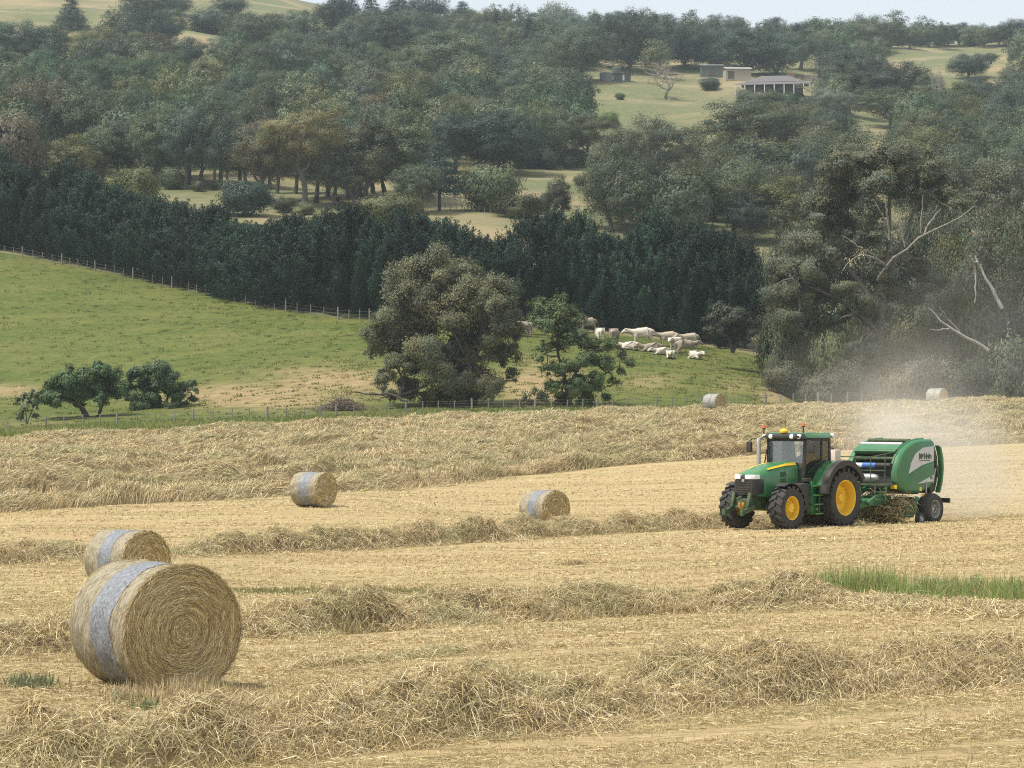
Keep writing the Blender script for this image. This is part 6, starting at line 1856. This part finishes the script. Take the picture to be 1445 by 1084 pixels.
MB().tube([(1.86, .23, 1.98), (1.86, .80, 1.98)], .085, 16).build("net_roll", M_blk, B)
MB().tube([(2.02, -1.05, 1.56), (2.02, -.30, 1.56)], .125, 18).build("net_roll", M_whi, B)
MB().lathe([(.002, -.28), (.13, -.28), (.15, -.22), (.15, .20), (.13, .34), (.07, .42), (.002, .43)], 'y', (2.02, 0, 1.56), n=22).build("air_tank", M_grey, B)
# platform, rails, ladder
m = MB(); m.box((2.05, 0, 1.36), (.55, 1.9, .05))
for yy in (-.9, -.3, .3, .85): m.tube([(2.30, yy, 1.36), (2.30, yy, 2.26 if yy < .6 else 2.4)], .018, 6)
m.tube([(2.30, -.9, 2.26), (2.30, .3, 2.26), (2.26, .85, 2.36), (2.0, .95, 2.42)], .018, 6); m.tube([(2.30, -.9, 1.82), (2.30, .85, 1.82)], .016, 6)
m.tube([(2.34, .50, 1.38), (2.42, .55, .86), (2.42, .95, .86), (2.34, .95, 1.38)], .024, 6); m.tube([(2.38, .53, 1.12), (2.38, .95, 1.12)], .02, 6)
m.build("platform_rail", M_dgreen, B)
ot = MB().box((2.62, -1.02, 2.24), (.34, .52, .50)).build("oil_tank", M_oil, B, bevel=.04)
MB().lathe([(.06, 2.49), (.06, 2.54), (.002, 2.55)], 'z', (2.62, -.98, 0), n=12).build("tank_cap", M_blk, ot)
m = MB().box((2.62, -1.02, 1.96), (.40, .60, .05)); m.tube([(2.62, -.9, 1.36), (2.62, -.9, 1.86)], .03, 6); m.tube([(2.5, -1.2, 1.36), (2.5, -1.2, 1.86)], .03, 6); m.box((2.5, -.9, 1.66), (.3, .3, .24))
m.build("tank_bracket", M_dgreen, B)
# drawbar, pick-up, rams
m = MB().hexa([(1.3, -.45, .72), (4.25, -.10, .52), (4.25, .10, .52), (1.3, .45, .72), (1.3, -.45, .98), (4.25, -.10, .68), (4.25, .10, .68), (1.3, .45, .98)])
m.box((1.95, .42, 1.02), (1.5, .10, .16), ('Y', R(22))); m.box((1.95, -.42, 1.02), (1.5, .10, .16), ('Y', R(22))); m.tube([(3.4, .1, .60), (3.5, .22, 1.05)], .03, 6)
m.build("drawbar", M_bgreen, B, bevel=.015)
MB().tube([(4.9, 0, .92), (2.6, 0, .95)], .075, 10).build("drive_shaft", M_blk, B)
m = MB().tube([(1.15, -1.05, .42), (1.15, 1.05, .42)], .16, 14)
for s in (1, -1): m.prism([(1.45, .30), (1.42, .62), (1.1, .78), (.75, .80), (.78, .55), (1.0, .26)], s * 1.02, s * 1.10)
m.tube([(1.62, -1.05, .66), (1.62, 1.05, .66)], .03, 6); m.tube([(1.70, -1.05, .86), (1.70, 1.0, .86)], .022, 6)
for k in range(12):
    yy = -.98 + k * .178; m.tube([(1.62, yy, .66), (1.60, yy, .40), (1.45, yy, .24)], .010, 4); m.tube([(1.30, yy, .36), (1.36, yy, .16)], .010, 4)
for s in (1, -1): m.tube([(1.66, s * 1.0, .84), (1.2, s * 1.05, .62)], .025, 6)
m.build("pickup_reel", M_dgreen, B)
for s in (1, -1):
    gw = empty("gauge_wheel"); gw.parent = B; gw.location = (.78, s * 1.22, .21)
    MB().lathe([(.12, -.07), (.19, -.08), (.21, -.04), (.21, .04), (.19, .08), (.12, .07)], 'y', n=24, closed=True).build("tyre", M_rub, gw)
    MB().lathe([(.125, s * .065), (.10, s * .03), (.05, s * .04), (.045, s * .08), (.002, s * .085)], 'y', n=18).build("rim", M_grey, gw)
    MB().box((.86, s * 1.12, .42), (.08, .06, .50), ('Y', R(20))).build("wheel_arm", M_bgreen, B)
    MB().tube([(.95, s * 1.06, .94), (.70, s * 1.06, .82), (.42, s * 1.06, .98)], .022, 6).build("hose", M_whi, B)
    MB().box((.10, s * 1.02, 1.12), (.05, .05, .62)).build("frame_post", M_grey, B)
    MB().box((.45, s * 1.03, 1.18), (.13, .02, .13)).build("warning_sticker", M_yel, B, smooth=False)
    MB().box((.28, s * 1.03, .98), (.20, .02, .09)).build("warning_sticker", M_yel, B, smooth=False)
    MB().lathe([(.09, 0), (.09, .10), (.06, .14), (.002, .14)], 'y', (.75, s * 1.0 - (.0 if s > 0 else .14), .86), n=14).build("gear_cover", M_bgreen, B)
m = MB().box((-1.25, 0, .76), (.10, 2.2, .16)); m.box((-.9, .6, .80), (.7, .08, .10)); m.box((-.9, -.6, .80), (.7, .08, .10))
tb = m.build("light_bar", M_blk, B, bevel=.01)
for s in (1, -1): MB().box((-1.31, s * .92, .76), (.03, .24, .12)).build("tail_light", M_org, tb, bevel=.01)
MB().box((1.90, .93, 1.28), (.05, .22, .12)).build("warning_sticker", M_yel, B, smooth=False)

# hay caught in the pick-up
def pickup_hay():
    g = np.random.default_rng(55); n = 2600
    P = np.stack([g.normal(1.25, .28, n), g.uniform(-1.0, 1.06, n), np.clip(g.normal(.55, .22, n), .05, 1.05)], 1)
    T2 = unit(g.normal(size=(n, 3)) * [1, .8, .7] + [-.3, 0, .1])
    c = HX, HY
    W = np.stack([BX + P[:, 0] * HX - P[:, 1] * HY, BY + P[:, 0] * HY + P[:, 1] * HX, gz(BX, BY) + P[:, 2]], 1)
    C = hay_colour(W[:, 0], W[:, 1], g, SNoise(3, 2), 0.25)
    o = blade_object("loose_hay", [blade_arrays(W, T2, g.uniform(.2, .5, n), np.full(n, .012), C, g)], M_hay)
    tag(o, "tangled hay being drawn into the baler's pick-up", "hay", kind="stuff")
pickup_hay()

# ------------------------------------------------------------------ dust and haze
def dust(name, px, row, d, size, dens, label, seed, stretch=1.0, col=(0.92, 0.89, 0.80), thr=0.42):
    x = (px - CX) / F_PX * d; z = (HOR - row) / F_PX * d
    bm = bmesh.new(); bmesh.ops.create_icosphere(bm, subdivisions=3, radius=1.0)
    me = bpy.data.meshes.new(name); bm.to_mesh(me); bm.free()
    m, nt, b = new_mat(name); nt.nodes.remove(b)
    vp = N(nt, "ShaderNodeVolumePrincipled"); vp.inputs["Color"].default_value = (*col, 1); vp.inputs["Anisotropy"].default_value = 0.1
    tc = N(nt, "ShaderNodeTexCoord")
    ln = N(nt, "ShaderNodeVectorMath", operation='LENGTH'); L(nt, tc.outputs["Object"], ln.inputs[0])
    mp = N(nt, "ShaderNodeMapping"); mp.inputs["Scale"].default_value = (size[0] * .30, size[1] * .30, size[2] * .36); mp.inputs["Location"].default_value = (seed, 0, 0); L(nt, tc.outputs["Object"], mp.inputs[0])
    f = ramp(nt, ln.outputs["Value"], [(0.0, 1.0), (0.45, 0.55), (1.0, 0.0)])
    nn = ramp(nt, noise(nt, mp.outputs[0], 1.0, 4, 0.62), [(thr - .04, 0.0), (thr + .2, 1.0)])
    mu = N(nt, "ShaderNodeMath", operation='MULTIPLY'); L(nt, f, mu.inputs[0]); L(nt, nn, mu.inputs[1])
    m2 = N(nt, "ShaderNodeMath", operation='MULTIPLY'); L(nt, mu.outputs[0], m2.inputs[0]); m2.inputs[1].default_value = dens
    L(nt, m2.outputs[0], vp.inputs["Density"]); L(nt, vp.outputs[0], nt.nodes["Material Output"].inputs["Volume"])
    o = link(name, me, m); o.location = (x, d, z); o.scale = size
    return tag(o, label, "dust", kind="stuff")
dust("dust_cloud", 1330, 668, 84.5, (4.4, 3.6, 3.2), 0.38, "pale dust hanging around and behind the baler", 3.0)
dust("dust_cloud", 1262, 590, 88, (2.7, 3.0, 2.1), 0.46, "dust plume rising above the baler", 7.0)
dust("dust_cloud", 1240, 545, 120, (6.5, 6, 3.4), 0.07, "thin dust drifting over the hay beyond the baler", 11.0)
dust("dust_cloud", 1385, 500, 150, (9, 14, 7.5), 0.018, "thin dust veil drifting before the dark gully trees", 15.0, col=(.88, .86, .82))

def haze():
    m, nt, b = new_mat("haze"); nt.nodes.remove(b)
    vp = N(nt, "ShaderNodeVolumePrincipled"); vp.inputs["Color"].default_value = (0.74, 0.88, 1.0, 1); vp.inputs["Density"].default_value = HAZE_DENSITY; vp.inputs["Anisotropy"].default_value = 0.0
    L(nt, vp.outputs[0], nt.nodes["Material Output"].inputs["Volume"])
    o = MB().box((0, 650, 112), (2600, 1400, 255)).build("haze", m, smooth=False)
    tag(o, "thin blue haze in the air between the field and the ridge", "haze", kind="stuff")
HAZE_DENSITY = 0.00013
haze()
